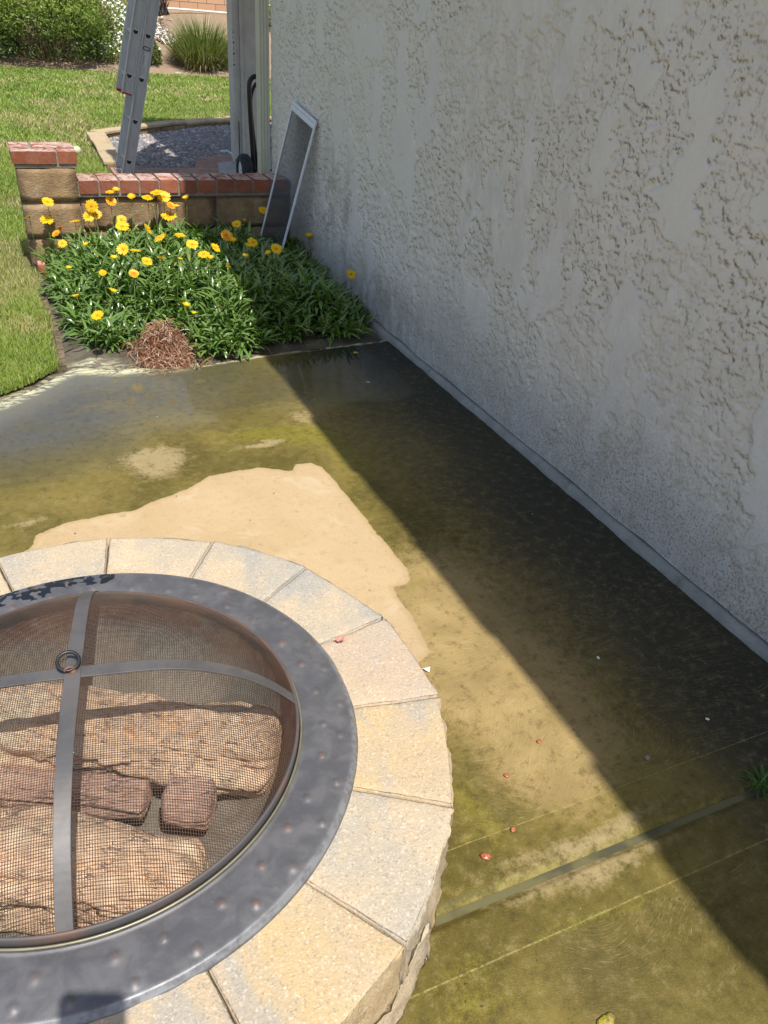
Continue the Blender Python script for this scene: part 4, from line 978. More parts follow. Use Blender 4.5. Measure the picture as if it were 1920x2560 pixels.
def flower(px, py, size, kind, label, dz=.05, orange=False):
    """px,py photo pixels / size in photo pixels"""
    z = .22; 
    for _ in range(5):
        P = ground(px, py, z); z = float(canopy_h(min(max(P[0], .16), 1.48), min(max(P[1], 3.12), 4.48)))+dz
    P = ground(px, py, z)
    if P[1] > 4.47:
        d = (px-960)/FPX*r2-(py-1280)/FPX*u2+fwd; P = np.array([0, 0, HC])+d*(4.47+.04*rng.random())/d[1]
    dist = (P-np.array([0, 0, HC]))@fwd
    rad = size*.5*dist/FPX
    o = empty('gazania_flower' if kind != 'bud' else 'flower_bud', (float(P[0]), float(P[1]), 0), label, 'flower' if kind != 'bud' else 'flower bud', 'yellow flowers in the bed' if kind != 'bud' else 'closed buds in the bed')
    dirn = Vector(SUN)*1.0-Vector(fwd)*.25+Vector(rng.normal(0, .34, 3)); 
    if kind == 'half': dirn = Vector((rng.normal(0, .2), rng.normal(-.1, .2), 1))
    if kind == 'bud': dirn = Vector((rng.normal(0, .25), rng.normal(0, .25), 1))
    rot = dirn.to_track_quat('Z', 'Y'); head = Vector((0, 0, float(P[2])))
    sc_ = rad*1.08 if kind in ('open', 'double') else rad*1.35 if kind == 'half' else rad*.9
    mes = [PM[kind][rng.integers(len(PM[kind]))]] if kind in PM else [me_bud]
    for nm, me in ([('petals', mes[0]), ('centre', me_c), ('calyx', me_cal)] if kind != 'bud' else [('bud', me_bud)]):
        if nm == 'centre' and kind == 'half': continue
        c = bpy.data.objects.new(nm, me); COL.objects.link(c); c.parent = o; c.location = head; c.rotation_mode = 'QUATERNION'; c.rotation_quaternion = rot; c.scale = (sc_,)*3
    bd = rng.normal(0, .02, 2); mb = MB(); e_ = head-Vector(dirn).normalized()*sc_*.28
    mb.tube([(bd[0], bd[1], .02), (bd[0]*.7, bd[1]*.7+.004, e_[2]*.5), tuple(e_)], .0016, 5)
    par0 = mb.build('stem', M_stem, smooth=True); par0.parent = o
FL = [  # zoomed photo coordinates (x/2.074, y/2.074+300), size, state, label
 (247,425,60,'open','open yellow flower in front of the pillar, highest of those on the pillar side'),
 (150,500,50,'open','yellow flower at the far lawn side, its head over the pillar edge'),
 (243,520,68,'open','wide yellow flower low in front of the pillar middle'),
 (387,522,60,'open','yellow flower seen edge on near the pillar foot'),
 (474,446,66,'open','spiky open yellow flower beside the joint of pillar and low wall'),
 (458,502,56,'open','left bloom of the touching yellow pair beside the pillar'),
 (500,488,52,'open','right bloom of the touching yellow pair beside the pillar'),
 (575,420,55,'double','orange flower leaning against the broad upright leaf'),
 (570,376,44,'open','yellow flower behind the broad upright leaf, level with the brick cap'),
 (603,368,36,'half','small yellow flower just beyond the tip of the broad leaf'),
 (683,410,44,'half','cup shaped yellow flower alone in front of the third wall brick'),
 (766,400,64,'open','flat yellow flower left of the twin blooms below the brick cap'),
 (812,377,68,'open','upper bloom of the twin yellow flowers overlapping the brick cap'),
 (848,398,68,'open','lower bloom of the twin yellow flowers overlapping the brick cap'),
 (885,443,46,'double','orange flower turned sideways below the twin blooms'),
 (873,495,78,'open','largest yellow flower, fully open below the twin blooms'),
 (628,518,54,'open','upper of two stacked yellow flowers in the middle of the bed'),
 (633,552,68,'open','lower of two stacked yellow flowers in the middle of the bed'),
 (766,566,62,'open','yellow flower seen from the side near the centre of the bed top'),
 (827,610,66,'open','wide yellow flower just below the centre of the bed'),
 (932,601,58,'open','yellow flower close to the start of the shade, rear of the bed'),
 (996,645,62,'open','yellow flower at the sunlit edge, left of the shade line'),
 (1056,695,60,'open','yellow flower on the shade line beside a half open one'),
 (1117,663,58,'open','highest flower exactly on the shade line'),
 (1091,722,36,'half','small half open flower touching the shade line bloom'),
 (637,671,62,'open','left bloom of a loose yellow pair in the sunny middle'),
 (703,680,56,'open','right bloom of a loose yellow pair in the sunny middle'),
 (761,733,58,'open','open yellow flower below the loose pair'),
 (833,724,42,'half','cupped yellow flower right of the one below the loose pair'),
 (594,724,42,'half','cupped yellow flower left of the one below the loose pair'),
 (323,640,46,'open','yellow flower below the orange cluster on the lawn side'),
 (312,562,56,'double','upper orange yellow bloom of the cluster near the pillar base'),
 (290,590,44,'double','lower orange yellow bloom of the cluster near the pillar base'),
 (448,652,32,'half','small closing flower between the orange cluster and the loose pair'),
 (358,771,30,'half','tiny closing flower low on the lawn side of the bed'),
 (534,804,42,'half','cupped orange tinted flower left of the orange double one'),
 (694,797,52,'double','orange double flower in the sunny centre of the bed'),
 (931,725,28,'half','narrow closing flower below the shade line blooms, in sun'),
 (1182,770,34,'half','half open flower just inside the shade, lowest there'),
 (582,893,42,'half','cupped yellow flower alone below the orange double one'),
 (398,922,38,'half','half open flower near the lawn side edging board'),
 (505,1013,66,'open','lowest open flower on the pillar side, above the bare mud'),
 (967,970,44,'half','cupped yellow flower above the dead brown clump, right side'),
 (1006,1005,26,'half','very small closing flower beside the one above the dead clump'),
 (966,412,38,'half','tall upright closing flower at the edge of the wall shadow'),
 (917,452,28,'half','small closing flower beside the sideways orange one'),
 (1227,541,50,'open','shaded flower below the wall, left of the window screen'),
 (1175,600,62,'double','largest shaded orange yellow flower left of the window screen'),
 (1210,632,36,'half','small shaded flower touching the largest shaded one'),
 (1310,633,56,'open','shaded flower just left of the foot of the window screen'),
 (1285,661,40,'half','shaded half open flower under its brighter neighbour by the screen'),
 (1275,712,34,'half','lowest shaded half open flower left of the screen foot'),
 (1367,470,58,'open','shaded flower overlapping the left frame of the window screen'),
 (1432,668,60,'open','shaded flower between the two lower corners of the window screen'),
 (1391,697,34,'half','small shaded flower at the lower left corner of the window screen'),
 (1603,612,46,'half','shaded flower to the right of the window screen by the stucco'),
 (1820,800,52,'open','lone shaded flower nearest the patio end of the stucco wall'),
 (1266,525,22,'half','tiny shaded flower above the largest shaded one')]
for x_, y_, sz_, kd, lb in FL: flower(x_/2.074, y_/2.074+300, sz_/2.074, kd, lb, ((.09 if y_ < 540 else .128))-(.01 if kd == 'half' else 0))
for x_, y_, lb in ((738,450,'pale green bud left of the twin blooms'),(795,443,'pale green bud under the twin blooms'),(440,577,'green bud below the touching yellow pair'),(383,594,'green bud beside the orange cluster'),(487,783,'yellow green bud in the lower sunny part, right of its twin'),(453,785,'yellow green bud in the lower sunny part, left of its twin'),(808,905,'pinkish bud low in the sunny centre'),(1017,618,'green bud on the shade line above a bloom'),(631,611,'green bud below the two stacked flowers'),(1262,466,'shaded bud in front of the wall blocks')):
    flower(x_/2.074, y_/2.074+300, 12, 'bud', lb, .075)
# broad upright leaf
mb = MB(); P0 = ground(286, 545, .20); 
V = []; hgt = [0, .06, .12, .18, .215]; wd_ = [.010, .014, .015, .011, .001]
for i, (h_, w_) in enumerate(zip(hgt, wd_)):
    cx_ = P0[0]+.012*i/4-.02*(i/4)**2
    V += [(cx_-w_, P0[1]+.012*i/4, .16+h_), (cx_, P0[1]+.012*i/4+.006, .16+h_), (cx_+w_, P0[1]+.012*i/4, .16+h_)]
F = [(i*3+q, i*3+q+1, i*3+q+4, i*3+q+3) for i in range(4) for q in (0, 1)]
n_ = len(V); V += [(a, b+.0015, c) for a, b, c in V]; F += [tuple(t+n_ for t in q)[::-1] for q in F]
o = tag(obj('broad_leaf', lookmesh('broad_leaf', V, F, True), mat_simple('broad_leaf', (.26, .34, .05), .4, .4, 0, .3, 12)), 'single broad upright yellow green leaf standing among the flowers before the brick cap', 'leaf')

def at_y(px, py, Y):
    d = (px-960)/FPX*r2-(py-1280)/FPX*u2+fwd
    return np.array([0, 0, HC])+d*Y/d[1]

# ================================================================ LADDER
ld = empty('extension_ladder', (.93, 7.2, 0), 'grey aluminium extension ladder leaning to the right beside the gravel bed', 'ladder')
s = N('aluminium', rough=.5, metal=.35); p = s.pos((1, 1, .15)); n = s.noise(p, 60, 3, .6)
c = s.mix(s.ramp(n, .3, .7), (.46, .48, .50), (.56, .58, .60)); c = s.mix(s.ramp(s.noise(s.pos(), 18, 4, .7), .55, .75, 0, .4), c, (.36, .37, .38))
M_alu = s.out(c, .45)
LU = np.array([.2515, 0, .9679]); LN = np.array([.9679, 0, -.2515]); LY = np.array([0, 1., 0])
RM = np.stack([LN, LY, LU], 1)     # local (n, y, u) -> world
def lb(mb, n0, n1, y0, y1, u0, u1, org): mb.box((n0, y0, u0), (n1, y1, u1), RM, org)
NB = np.array([.935, 7.07, .01]); YF = 7.40
def rail(name, nofs, y, out_, u0, u1, w=.044):
    mb = MB(); org = (NB[0], y, NB[2])
    lb(mb, nofs-w, nofs+w, -.0015, .0015, u0, u1, org)
    y0, y1 = (-.024, -.0015) if out_ < 0 else (.0015, .024)
    for e in (-1, 1):
        a = nofs+e*w; lb(mb, min(a, a-e*.003), max(a, a-e*.003), y0, y1, u0, u1, org)
        lb(mb, min(a-e*.003, a-e*.009), max(a-e*.003, a-e*.009), y0 if out_ < 0 else y1-.002, y0+.002 if out_ < 0 else y1, u0, u1, org)
    return par(mb.build(name, M_alu), ld)
rail('rail', 0, 7.07, -1, .0, 2.6); rail('rail', 0, YF, 1, .02, 2.6)
rail('fly_rail', -.090, 7.085, -1, .60, 3.4, .040); rail('fly_rail', -.090, YF-.022, 1, .60, 3.4, .040)
dsh = [(a*1.15, b*1.15) for a, b in ((-.017, .012), (.017, .012), (.018, .004), (.014, -.008), (.006, -.015), (-.006, -.015), (-.014, -.008), (-.018, .004))]
R2M = np.stack([LN, LU, -LY], 1)   # prism poly in (n,u) extruded along -y
def rung(nofs, u, y0, y1):
    mb = MB(); org = np.array([NB[0], 0, NB[2]])+LN*nofs+LU*u
    mb.prism([(a*.9, b*.9) for a, b in dsh], -y1, -y0, R2M, org)
    o = par(mb.build('rung', M_alu, smooth=False), ld)
    m2 = MB(); m2.prism([(a*1.28, b*1.35) for a, b in dsh], -(y0+.0015), -(y0-.0025), R2M, org)
    c = par(m2.build('collar', M_collar, bevel=.0008), ld)
    m3 = MB(); m3.prism([(a*.88, b*.85) for a, b in dsh], -(y0), -(y0-.0032), R2M, org)
    par(m3.build('rung_hole_shade', M_black), ld)  # black plate: the shade inside the hollow rung put in as colour
M_collar = mat_simple('bright_aluminium', (.62, .63, .64), .45, .5, .5, .1, 50)
for i in range(9): rung(0, .115+.3048*i, 7.0685, YF)
for i in range(2, 9): rung(-.090, .115+.3048*i, 7.0835, YF-.02)
# shoes
for y, k in ((7.07, 0), (YF, 1)):
    mb = MB(); o_ = np.array([NB[0], y, 0]); mb.box((-.05, -.028, .008), (.05, .028, .022), None, o_); mb.box((-.04, -.024, .022), (-.034, .024, .075), None, o_); mb.box((.030, -.024, .022), (.036, .024, .075), None, o_)
    par(mb.build('foot', M_collar, bevel=.003), ld)
M_red = mat_simple('red_plastic', (.42, .02, .025), .5)
mb = MB(); lb(mb, -.131, -.049, -.026, .004, .585, .606, (NB[0], YF-.05, NB[2])); par(mb.build('end_cap', M_red, bevel=.002), ld)
mb = MB(); lb(mb, -.131, -.052, -.006, .003, .592, .604, (NB[0], 7.085, NB[2])); par(mb.build('end_cap', M_red, bevel=.001), ld)
# rating sticker with its oval emblem and illegible small print
yl = 7.0668
M_stick = mat_simple('sticker_paper', (.60, .61, .62), .5, .4, 0, .05)
mb = MB(); lb(mb, -.030, .030, 0, .0007, .735, .925, (NB[0], yl, NB[2])); st = par(mb.build('sticker', M_stick), ld)
tt_ = np.linspace(0, 2*math.pi, 33); o_ = np.array([NB[0], yl-.0008, NB[2]])
mb = MB(); mb.tube([o_+LN*(.024*math.cos(q)+.002)+LU*(.945+.012*math.sin(q)) for q in tt_], .0028, 6, cap=False)
par(mb.build('emblem', M_black), ld)
mb = MB()
for i in range(16):
    u_ = .915-.0055*i; a0 = -.020+.012*vnoise(i*1.3, 0.); 
    lb(mb, a0, a0+.006+.010*vnoise(i*2.1, 5.), -.0004, 0, u_-.0016, u_+.0016, (NB[0], yl, NB[2]))
for i in range(9):
    u_ = .815-.0075*i; lb(mb, -.024, .004+.018*vnoise(i*1.7, 9.), -.0004, 0, u_-.0008, u_+.0008, (NB[0], yl, NB[2]))
par(mb.build('small_print', mat_simple('print_ink', (.14, .14, .15), .6)), ld)

# ================================================================ WINDOW SCREEN leaning on the wall
ws_ = empty('window_screen', (1.4, 4.3, .1), 'white framed window insect screen leaning on the stucco wall behind the flowers', 'window screen')
TL, TR, BR, BL = [np.array(q) for q in ((1.496, 4.486, .838), (1.496, 4.130, .786), (1.306, 4.120, .135), (1.288, 4.448, .135))]
M_scf = mat_simple('white_frame', (.66, .70, .74), .4, .5, 0, .05, 30)
def bar(mb, a, b, w_, th, nrm):
    u = (b-a)/np.linalg.norm(b-a); sd = np.cross(nrm, u); sd /= np.linalg.norm(sd)
    V = [q+sd*w_*i+nrm*th*j for q in (a, b) for i, j in ((-.5, -.5), (.5, -.5), (.5, .5), (-.5, .5))]
    mb.add(V, [(0, 1, 2, 3)[::-1], (4, 5, 6, 7), (0, 1, 5, 4), (1, 2, 6, 5), (2, 3, 7, 6), (3, 0, 4, 7)])
nrm = np.cross(TR-TL, BL-TL); nrm /= np.linalg.norm(nrm)
if nrm[0] > 0: nrm = -nrm
for a, b, w_ in ((TL, BL, .013), (TR, BR, .013), (BL, BR, .014)):
    mb = MB(); bar(mb, a, b, w_, .010, nrm); par(mb.build('frame', M_scf, bevel=.002), ws_)
dn = (BL-TL)/np.linalg.norm(BL-TL)
mb = MB(); bar(mb, TL+dn*.006, TR+dn*.006, .016, .012, nrm); bar(mb, TL+dn*.026, TR+dn*.026, .020, .007, nrm); bar(mb, TL+dn*.038, TR+dn*.038, .006, .011, nrm)
par(mb.build('frame', M_scf, bevel=.0015), ws_)
s = N('insect_mesh', (.06, .065, .07), .7); tb = s.n('BsdfTransparent'); mx = s.n('MixShader'); mx.inputs[0].default_value = .62
s.put(mx.inputs[1], tb.outputs[0]); s.put(mx.inputs[2], s.b.outputs[0]); s.put(s.t.nodes['Material Output'].inputs[0], mx.outputs[0])
par(obj('mesh', lookmesh('mesh', [TL+dn*.04, TR+dn*.04, BR, BL], [(0, 1, 2, 3)]), s.m), ws_)

# ================================================================ HAND TRUCK
ht = empty('hand_truck', (1.8, 6.62, 0), 'black tubular hand truck with a ribbed tyre standing behind the brick wall', 'hand truck')
M_tube = mat_simple('black_tube', (.012, .012, .014), .3, .5, .1, .2, 60)
def zp(pts, Y): return [at_y(560+a/4.9125, b/4.9125, Y) for a, b in pts]
def smooth_path(P, n=60):
    P = np.array(P); t = np.linspace(0, 1, len(P)); q = np.linspace(0, 1, n); o = np.stack([np.interp(q, t, P[:, i]) for i in range(3)], 1)
    for _ in range(12): o[1:-1] = (o[:-2]+o[1:-1]*2+o[2:])/4
    return o
mb = MB(); mb.tube(smooth_path(zp([(372, 2160), (358, 1950), (342, 1720), (326, 1500), (316, 1300), (308, 1130), (308, 1010), (335, 955), (380, 935), (450, 930), (520, 930)], 6.62)), .0175, 10)
par(mb.build('frame_tube', M_tube, smooth=True), ht)
mb = MB(); mb.tube(smooth_path(zp([(425, 2160), (398, 1950), (370, 1720), (345, 1500), (332, 1350), (326, 1220), (345, 1110), (380, 1040), (420, 1010), (480, 1000)], 6.66)), .013, 10)
par(mb.build('frame_tube', M_tube, smooth=True), ht)
for a, b in ((290, 1100), (292, 1352), (316, 1560)):
    c0 = at_y(560+a/4.9125, b/4.9125, 6.61); par(sphere_mb(c0+[.01, 0, 0], .011, 6).build('bolt', M_tube, smooth=True), ht)
wc = at_y(612, 440, 6.60); WR = .125; wc[2] = WR+.014
def wheel(x0, wd):
    prof = [(-wd*.5, WR*.62), (-wd*.5, WR*.86), (-wd*.36, WR*.97), (0, WR), (wd*.36, WR*.97), (wd*.5, WR*.86), (wd*.5, WR*.62)]
    n = 72; V = []
    prof2 = []
    for i in range(13):
        x = -wd*.5+wd*i/12; r = WR*(1-.16*abs(x/(wd*.5))**3)-(.004 if i % 2 else 0); prof2.append((x, r))
    prof2 = [(-wd*.5, WR*.6)]+prof2+[(wd*.5, WR*.6)]
    for i in range(n):
        a = 2*math.pi*i/n
        for x, r in prof2: V.append((x0+x, wc[1]+r*math.cos(a), wc[2]+r*math.sin(a)))
    k = len(prof2); F = [(i*k+j, i*k+(j+1) % k, ((i+1) % n)*k+(j+1) % k, ((i+1) % n)*k+j) for i in range(n) for j in range(k)]
    w0 = MB().add(V, F); o = par(w0.build('wheel', mat_simple('tyre_rubber', (.022, .024, .028), .7), smooth=False), ht)
    m2 = MB(); m2.tube([(x0-wd*.35, wc[1], wc[2]), (x0+wd*.35, wc[1], wc[2])], WR*.61, 24); h = m2.build('hub', M_scf); par(h, o)
wheel(wc[0], .085); wheel(wc[0]+.30, .085)
mb = MB(); mb.tube([(wc[0]-.03, wc[1], wc[2]), (wc[0]+.33, wc[1], wc[2])], .009, 8); par(mb.build('axle', M_tube), ht)
mb = MB(); mb.box((wc[0]+.07, 6.36, .016), (wc[0]+.24, 6.60, .022)); par(mb.build('toe_plate', M_tube, bevel=.002), ht)

# ================================================================ BALL, LITTER
P = ground(192, 377, .036); o = sphere_mb((0, 0, 0), .040, 16).build('ball', mat_simple('faded_felt', (.60, .62, .40), .95, .2, 0, .12, 60, .8, 250), smooth=True, loc=tuple(P+[0, 0, .002]))
tag(o, 'faded pale yellow ball on the lawn behind the pillar', 'ball')
def scrap(name, px, py, z, size, mat, label, cat, group=None, lump=.2, seed=1, n=14):
    P = ground(px, py, z); sz_ = size*.5*((P-[0, 0, HC])@fwd)/FPX
    V = []; F = []; k = 4
    for i in range(k+1):
        for j in range(n):
            a = 2*math.pi*j/n; r = sz_*i/k*(.65+.7*float(vnoise(math.cos(a)*1.6+seed*3, math.sin(a)*1.6, seed=seed)))
            V.append((r*math.cos(a), r*math.sin(a)*.8, sz_*lump*(1-(i/k)**2)*(.6+.8*float(vnoise(i*1.5+j*.9, seed*1.)))+.0006))
    F = [(i*n+j, i*n+(j+1) % n, (i+1)*n+(j+1) % n, (i+1)*n+j) for i in range(k) for j in range(n)]
    me = lookmesh(name, V, F, True); o = obj(name, me, mat, loc=tuple(P+[0, 0, .0012])); o.rotation_euler = (0, 0, seed*1.3)
    so_ = o.modifiers.new('s', 'SOLIDIFY'); so_.thickness = .0006
    return tag(o, label, cat, group)
M_pink = mat_simple('wet_pink_petal', (.42, .13, .07), .25, .6, 0, .35, 300)
M_pinkd = mat_simple('dry_pink_petal', (.60, .25, .20), .8, .3, 0, .3, 300)
M_wht = mat_simple('white_chip', (.78, .80, .74), .6)
scrap('petal', 1215, 2143, .001, 27, M_pink, 'largest wet pink petal on the patio, nearest the joint', 'petal', 'fallen petals on the patio', .35, 2)
scrap('petal', 1282, 2075, .001, 15, M_pink, 'wet pink petal on the scored line above the largest one', 'petal', 'fallen petals on the patio', .35, 3)
scrap('petal', 1266, 1940, .001, 13, M_pink, 'small wet pink petal, second farthest of the patio four', 'petal', 'fallen petals on the patio', .35, 4)
scrap('petal', 1348, 1855, .001, 12, M_pink, 'small wet pink petal nearest the shadow edge', 'petal', 'fallen petals on the patio', .35, 5)
for i in range(5):   # crumpled blossom on the stone
    pass
mb = MB()
Pc = ground(849, 1600, .243)
for i in range(16):
    a = rng.uniform(0, 6.28); r = rng.uniform(0, .009); c0 = Pc+[r*math.cos(a), r*math.sin(a), rng.uniform(.001, .006)]
    d1 = rng.normal(0, .005, 3)*[1, 1, .5]; d2 = rng.normal(0, .004, 3)*[1, 1, .5]
    mb.add([c0-d1, c0+d2*.8, c0+d1, c0-d2*.8+[0, 0, .001]], [(0, 1, 2, 3)])
tag(mb.build('crumpled_blossom', M_pinkd), 'crumpled pink blossom lying on a stone of the fire pit ring', 'blossom')
# white curled paper scrap
P = ground(1060, 1678, .002); mb = MB(); V = []
for i in range(9):
    t = i/8; V += [(-.014+.026*t, .0025*math.sin(t*5), .001+.004*math.sin(t*3.1)), (-.013+.026*t, .004+.005*t, .002+.006*t*t)]
mb.add(V, [(i*2, i*2+1, i*2+3, i*2+2) for i in range(8)]); o = mb.build('paper_scrap', M_wht, loc=tuple(P)); o.rotation_euler = (0, 0, -.5)
tag(o, 'curled white scrap on the patio beside the fire pit', 'scrap')
scrap('paint_chip', 1495, 1646, .001, 11, M_wht, 'small white chip on the shaded patio, farthest of the three', 'chip', 'pale chips on the shaded patio', .15, 6)
scrap('paint_chip', 1768, 1799, .001, 10, M_wht, 'small white chip on the shaded patio nearest the stucco wall', 'chip', 'pale chips on the shaded patio', .15, 7)
scrap('paint_chip', 1618, 1895, .001, 18, mat_simple('dull_leaf', (.26, .24, .20), .6), 'dull grey flat scrap on the shaded patio above the scored line', 'chip', 'pale chips on the shaded patio', .08, 8)
scrap('small_leaf', 890, 883, .001, 15, mat_simple('yellow_leaf', (.45, .38, .03), .6), 'small yellow leaf in the shade in front of the flower bed', 'leaf', None, .3, 9)
scrap('mossy_lump', 1518, 2556, .0, 52, mat_simple('mossy_crust', (.34, .25, .12), .9, .3, 0, .4, 120, .8, 200, (.36, .33, .02), 60, (.45, .6)), 'crusty yellow brown mossy lump on the patio near the camera', 'lump', None, .35, 10, 28)
for i, (a, b) in enumerate(((157, 410), (333, 423), (857, 458), (375, 412), (90, 502), (240, 497), (130, 535), (375, 545))):
    scrap('petal', a/1.728, b/1.728, .035, (8, 10, 7, 6, 6, 7, 6, 7)[i], mat_simple('magenta_petal', (.50, .06, .16), .6) if i == 0 else bpy.data.materials['magenta_petal'], ['pink petal on the lawn, upper left of the brightest one', 'brightest pink petal lying on the sunny lawn', 'pink petal on the lawn between ladder and post', 'faint pink petal on the lawn close left of the ladder', 'pink petal on the lawn nearest the left border, above the pillar', 'pink petal on the lawn above the pillar cap', 'small pink petal on the lawn directly behind the pillar', 'pink petal near the flagstone corner on the lawn'][i], 'petal', 'pink petals scattered on the lawn', .5, 20+i)
# weed in the joint at the right edge
P = ground(1905, 1962, 0); n = 70
bs = np.c_[P[0]+rng.normal(0, .012, n), P[1]+rng.normal(0, .006, n), np.full(n, -.004)]
o = leaves('weed', bs, rng.uniform(.02, .055, n), rng.uniform(.002, .0035, n), rng.uniform(.2, 1.3, n), mat_leaf('weed_leaf', (.05, .13, .02), (.09, .22, .03), .5, .2), 4, 1.2, .2, kind=None, lab='small green weed tuft growing from the patio joint near the wall', cat='weed')
# twig
mb = MB(); P = ground(920, 957, .001)
for d in ((.006, .012), (-.008, .008), (.010, -.004)): mb.tube([P+[0, 0, .001], P+[d[0]*.6, d[1]*.5, .004], P+[d[0], d[1], .002]], .0007, 5)
tag(mb.build('twig', M_wht), 'tiny pale forked twig on the shaded wet patio', 'twig')

# ================================================================ HILLSIDE PLANTING
def hz(x, y): return -.12+hill(np.asarray(x, float), np.asarray(y, float))
def bush(name, c, r, n, mats, label, seed, leafs=.05, stems=70, group='shrubs at the far edge of the lawn'):
    rg = np.random.default_rng(seed); z0 = float(hz(c[0], c[1]))
    o = empty(name, (c[0], c[1], z0), label, 'shrub', group)
    d = rg.normal(0, 1, (n, 3)); d[:, 2] = np.abs(d[:, 2])*1.0-.15; d /= np.linalg.norm(d, axis=1)[:, None]
    lum = .62+.72*fbm(d[:, 0]*2.6+seed, d[:, 1]*2.6, d[:, 2]*2.6, seed=seed, o=3)
    rad = lum*rg.uniform(.55, 1.0, n)**.45
    P = d*rad[:, None]*np.array(r); P[:, 2] = P[:, 2]*1+.12*r[2]; keep = (P[:, 2] > .02) & ((P[:, 2] > .30*r[2]) | (rg.random(n) < .35)); P = P[keep]; n = len(P)
    P = P+np.array([c[0], c[1], z0])
    a = rg.normal(0, 1, (n, 3)); a /= np.linalg.norm(a, axis=1)[:, None]; b = np.cross(a, rg.normal(0, 1, (n, 3))); b /= np.linalg.norm(b, axis=1)[:, None]
    L = leafs*rg.uniform(.5, 1.3, n)[:, None]
    V = np.stack([P-a*L, P+b*L*.42, P+a*L, P-b*L*.42], 1).reshape(-1, 3); F = np.arange(n*4).reshape(-1, 4)
    me = lookmesh('foliage', V, F); hh = (P[:, 2]-z0)/r[2]
    t = np.clip(.30*rg.random(n)+.75*(hh-.2)*(.6+.8*fbm(P[:, 0]*2.5, P[:, 1]*2.5, P[:, 2]*2.5, seed=seed+4)), 0, 1)  # shade of the underside put into the leaf colour; tips yellower
    attr(me, 'rnd', np.repeat(t, 4)); f_ = obj('foliage', me, mats); f_.parent = o; f_.matrix_parent_inverse = o.matrix_basis.inverted()
    mb = MB()
    for i in range(stems):
        a_ = rg.uniform(0, 6.28); q = rg.uniform(.15, .9); e_ = np.array([c[0]+r[0]*q*math.cos(a_), c[1]+r[1]*q*math.sin(a_), z0+r[2]*rg.uniform(.25, .7)]); s_ = np.array([c[0]+r[0]*.5*q*math.cos(a_)+rg.normal(0, .05), c[1]+r[1]*.5*q*math.sin(a_), z0-.02])
        mb.tube([s_, (s_+e_)/2+rg.normal(0, .05, 3), e_], [.011, .008, .004], 4)
    k = mb.build('stems', mat_simple('shrub_stem', (.22, .16, .10), .9, .2, 0, .3) if 'shrub_stem' not in bpy.data.materials else bpy.data.materials['shrub_stem']); k.parent = o; k.matrix_parent_inverse = o.matrix_basis.inverted()
    return o
def mat_bush(nm, lo, hi, tip=None):
    s = N(nm, rough=.5); cr = s.n('ValToRGB'); s.put(cr.inputs[0], s.at('rnd')); cr.color_ramp.elements[0].color = (*lo, 1); cr.color_ramp.elements[1].color = (*(tip or hi), 1); e = cr.color_ramp.elements.new(.55); e.color = (*hi, 1)
    s.out(cr.outputs[0], .5); tr = s.n('BsdfTranslucent'); s.put(tr.inputs[0], s.mix(.5, cr.outputs[0], (.3, .5, .05))); mx = s.n('MixShader'); mx.inputs[0].default_value = .25
    s.put(mx.inputs[1], s.b.outputs[0]); s.put(mx.inputs[2], tr.outputs[0]); s.put(s.t.nodes['Material Output'].inputs[0], mx.outputs[0]); return s.m
MBu = mat_bush('shrub_leaf', (.02, .04, .01), (.24, .33, .05), (.58, .55, .25)); MBr = mat_bush('reddish_shrub_leaf', (.05, .08, .02), (.24, .26, .07), (.48, .27, .17))
bush('shrub', (1.28, 17.95), (1.05, .85, 1.30), 21000, MBu, 'large rounded green shrub nearest the ladder at the far side of the lawn', 5, .034, 160)
bush('shrub', (-.35, 18.1), (1.15, 1.0, 1.55), 17000, MBu, 'large yellowish green shrub at the left border behind the lawn', 6, .034, 120)
bush('shrub', (1.80, 18.7), (.72, .6, 1.0), 12000, MBr, 'red tipped shrub between the large green shrub and the white daisies', 7, .032, 60)
bush('shrub', (3.02, 18.0), (.26, .25, .42), 3500, MBr, 'small straggly shrub just right of the ladder with reddish tips', 8, .028, 40)
# daisy ground cover
n = 26000; x = rng.uniform(1.5, 3.5, n); y = rng.uniform(17.9, 21.6, n); ok = (x < 3.35-.12*(y-17.9)+.35*(vnoise(y*2, y*0, seed=2)-.5)) & (x > 1.5); x, y = x[ok], y[ok]; n = len(x)
leaves('daisy_foliage', np.c_[x, y, hz(x, y)+rng.uniform(0, .27, n)], rng.uniform(.04, .09, n), rng.uniform(.012, .022, n), rng.uniform(.1, 1.4, n), MBu, 2, .8, .1, lab='green leaves of the daisy ground cover on the slope', cat='ground cover')
n = 1100; x = rng.uniform(1.6, 3.4, n); y = rng.uniform(17.9, 21.6, n); ok = (x < 3.30-.12*(y-17.9)) & (vnoise(x*2.2, y*2.2, seed=8) > .28); x, y = x[ok], y[ok]; n = len(x); zz_ = hz(x, y)+rng.uniform(.16, .30, n)
a = np.linspace(0, 2*math.pi, 7)[:-1]; rd = rng.uniform(.016, .030, n)
nx_ = np.stack([rng.normal(0, .3, n), rng.normal(-.6, .3, n), np.ones(n)], 1); nx_ /= np.linalg.norm(nx_, axis=1)[:, None]; ux = np.cross(nx_, (0, 1., 0)); ux /= np.linalg.norm(ux, axis=1)[:, None]; vx = np.cross(nx_, ux)
V = np.c_[x, y, zz_][:, None]+rd[:, None, None]*(np.cos(a)[None, :, None]*ux[:, None]+np.sin(a)[None, :, None]*vx[:, None])
me = lookmesh('daisy_blooms', V.reshape(-1, 3), np.arange(n*6).reshape(-1, 6))
tag(obj('daisy_blooms', me, mat_simple('white_petal', (.80, .80, .78), .7)), 'mass of small white daisies covering the slope behind the ladder', 'daisies', kind='stuff')
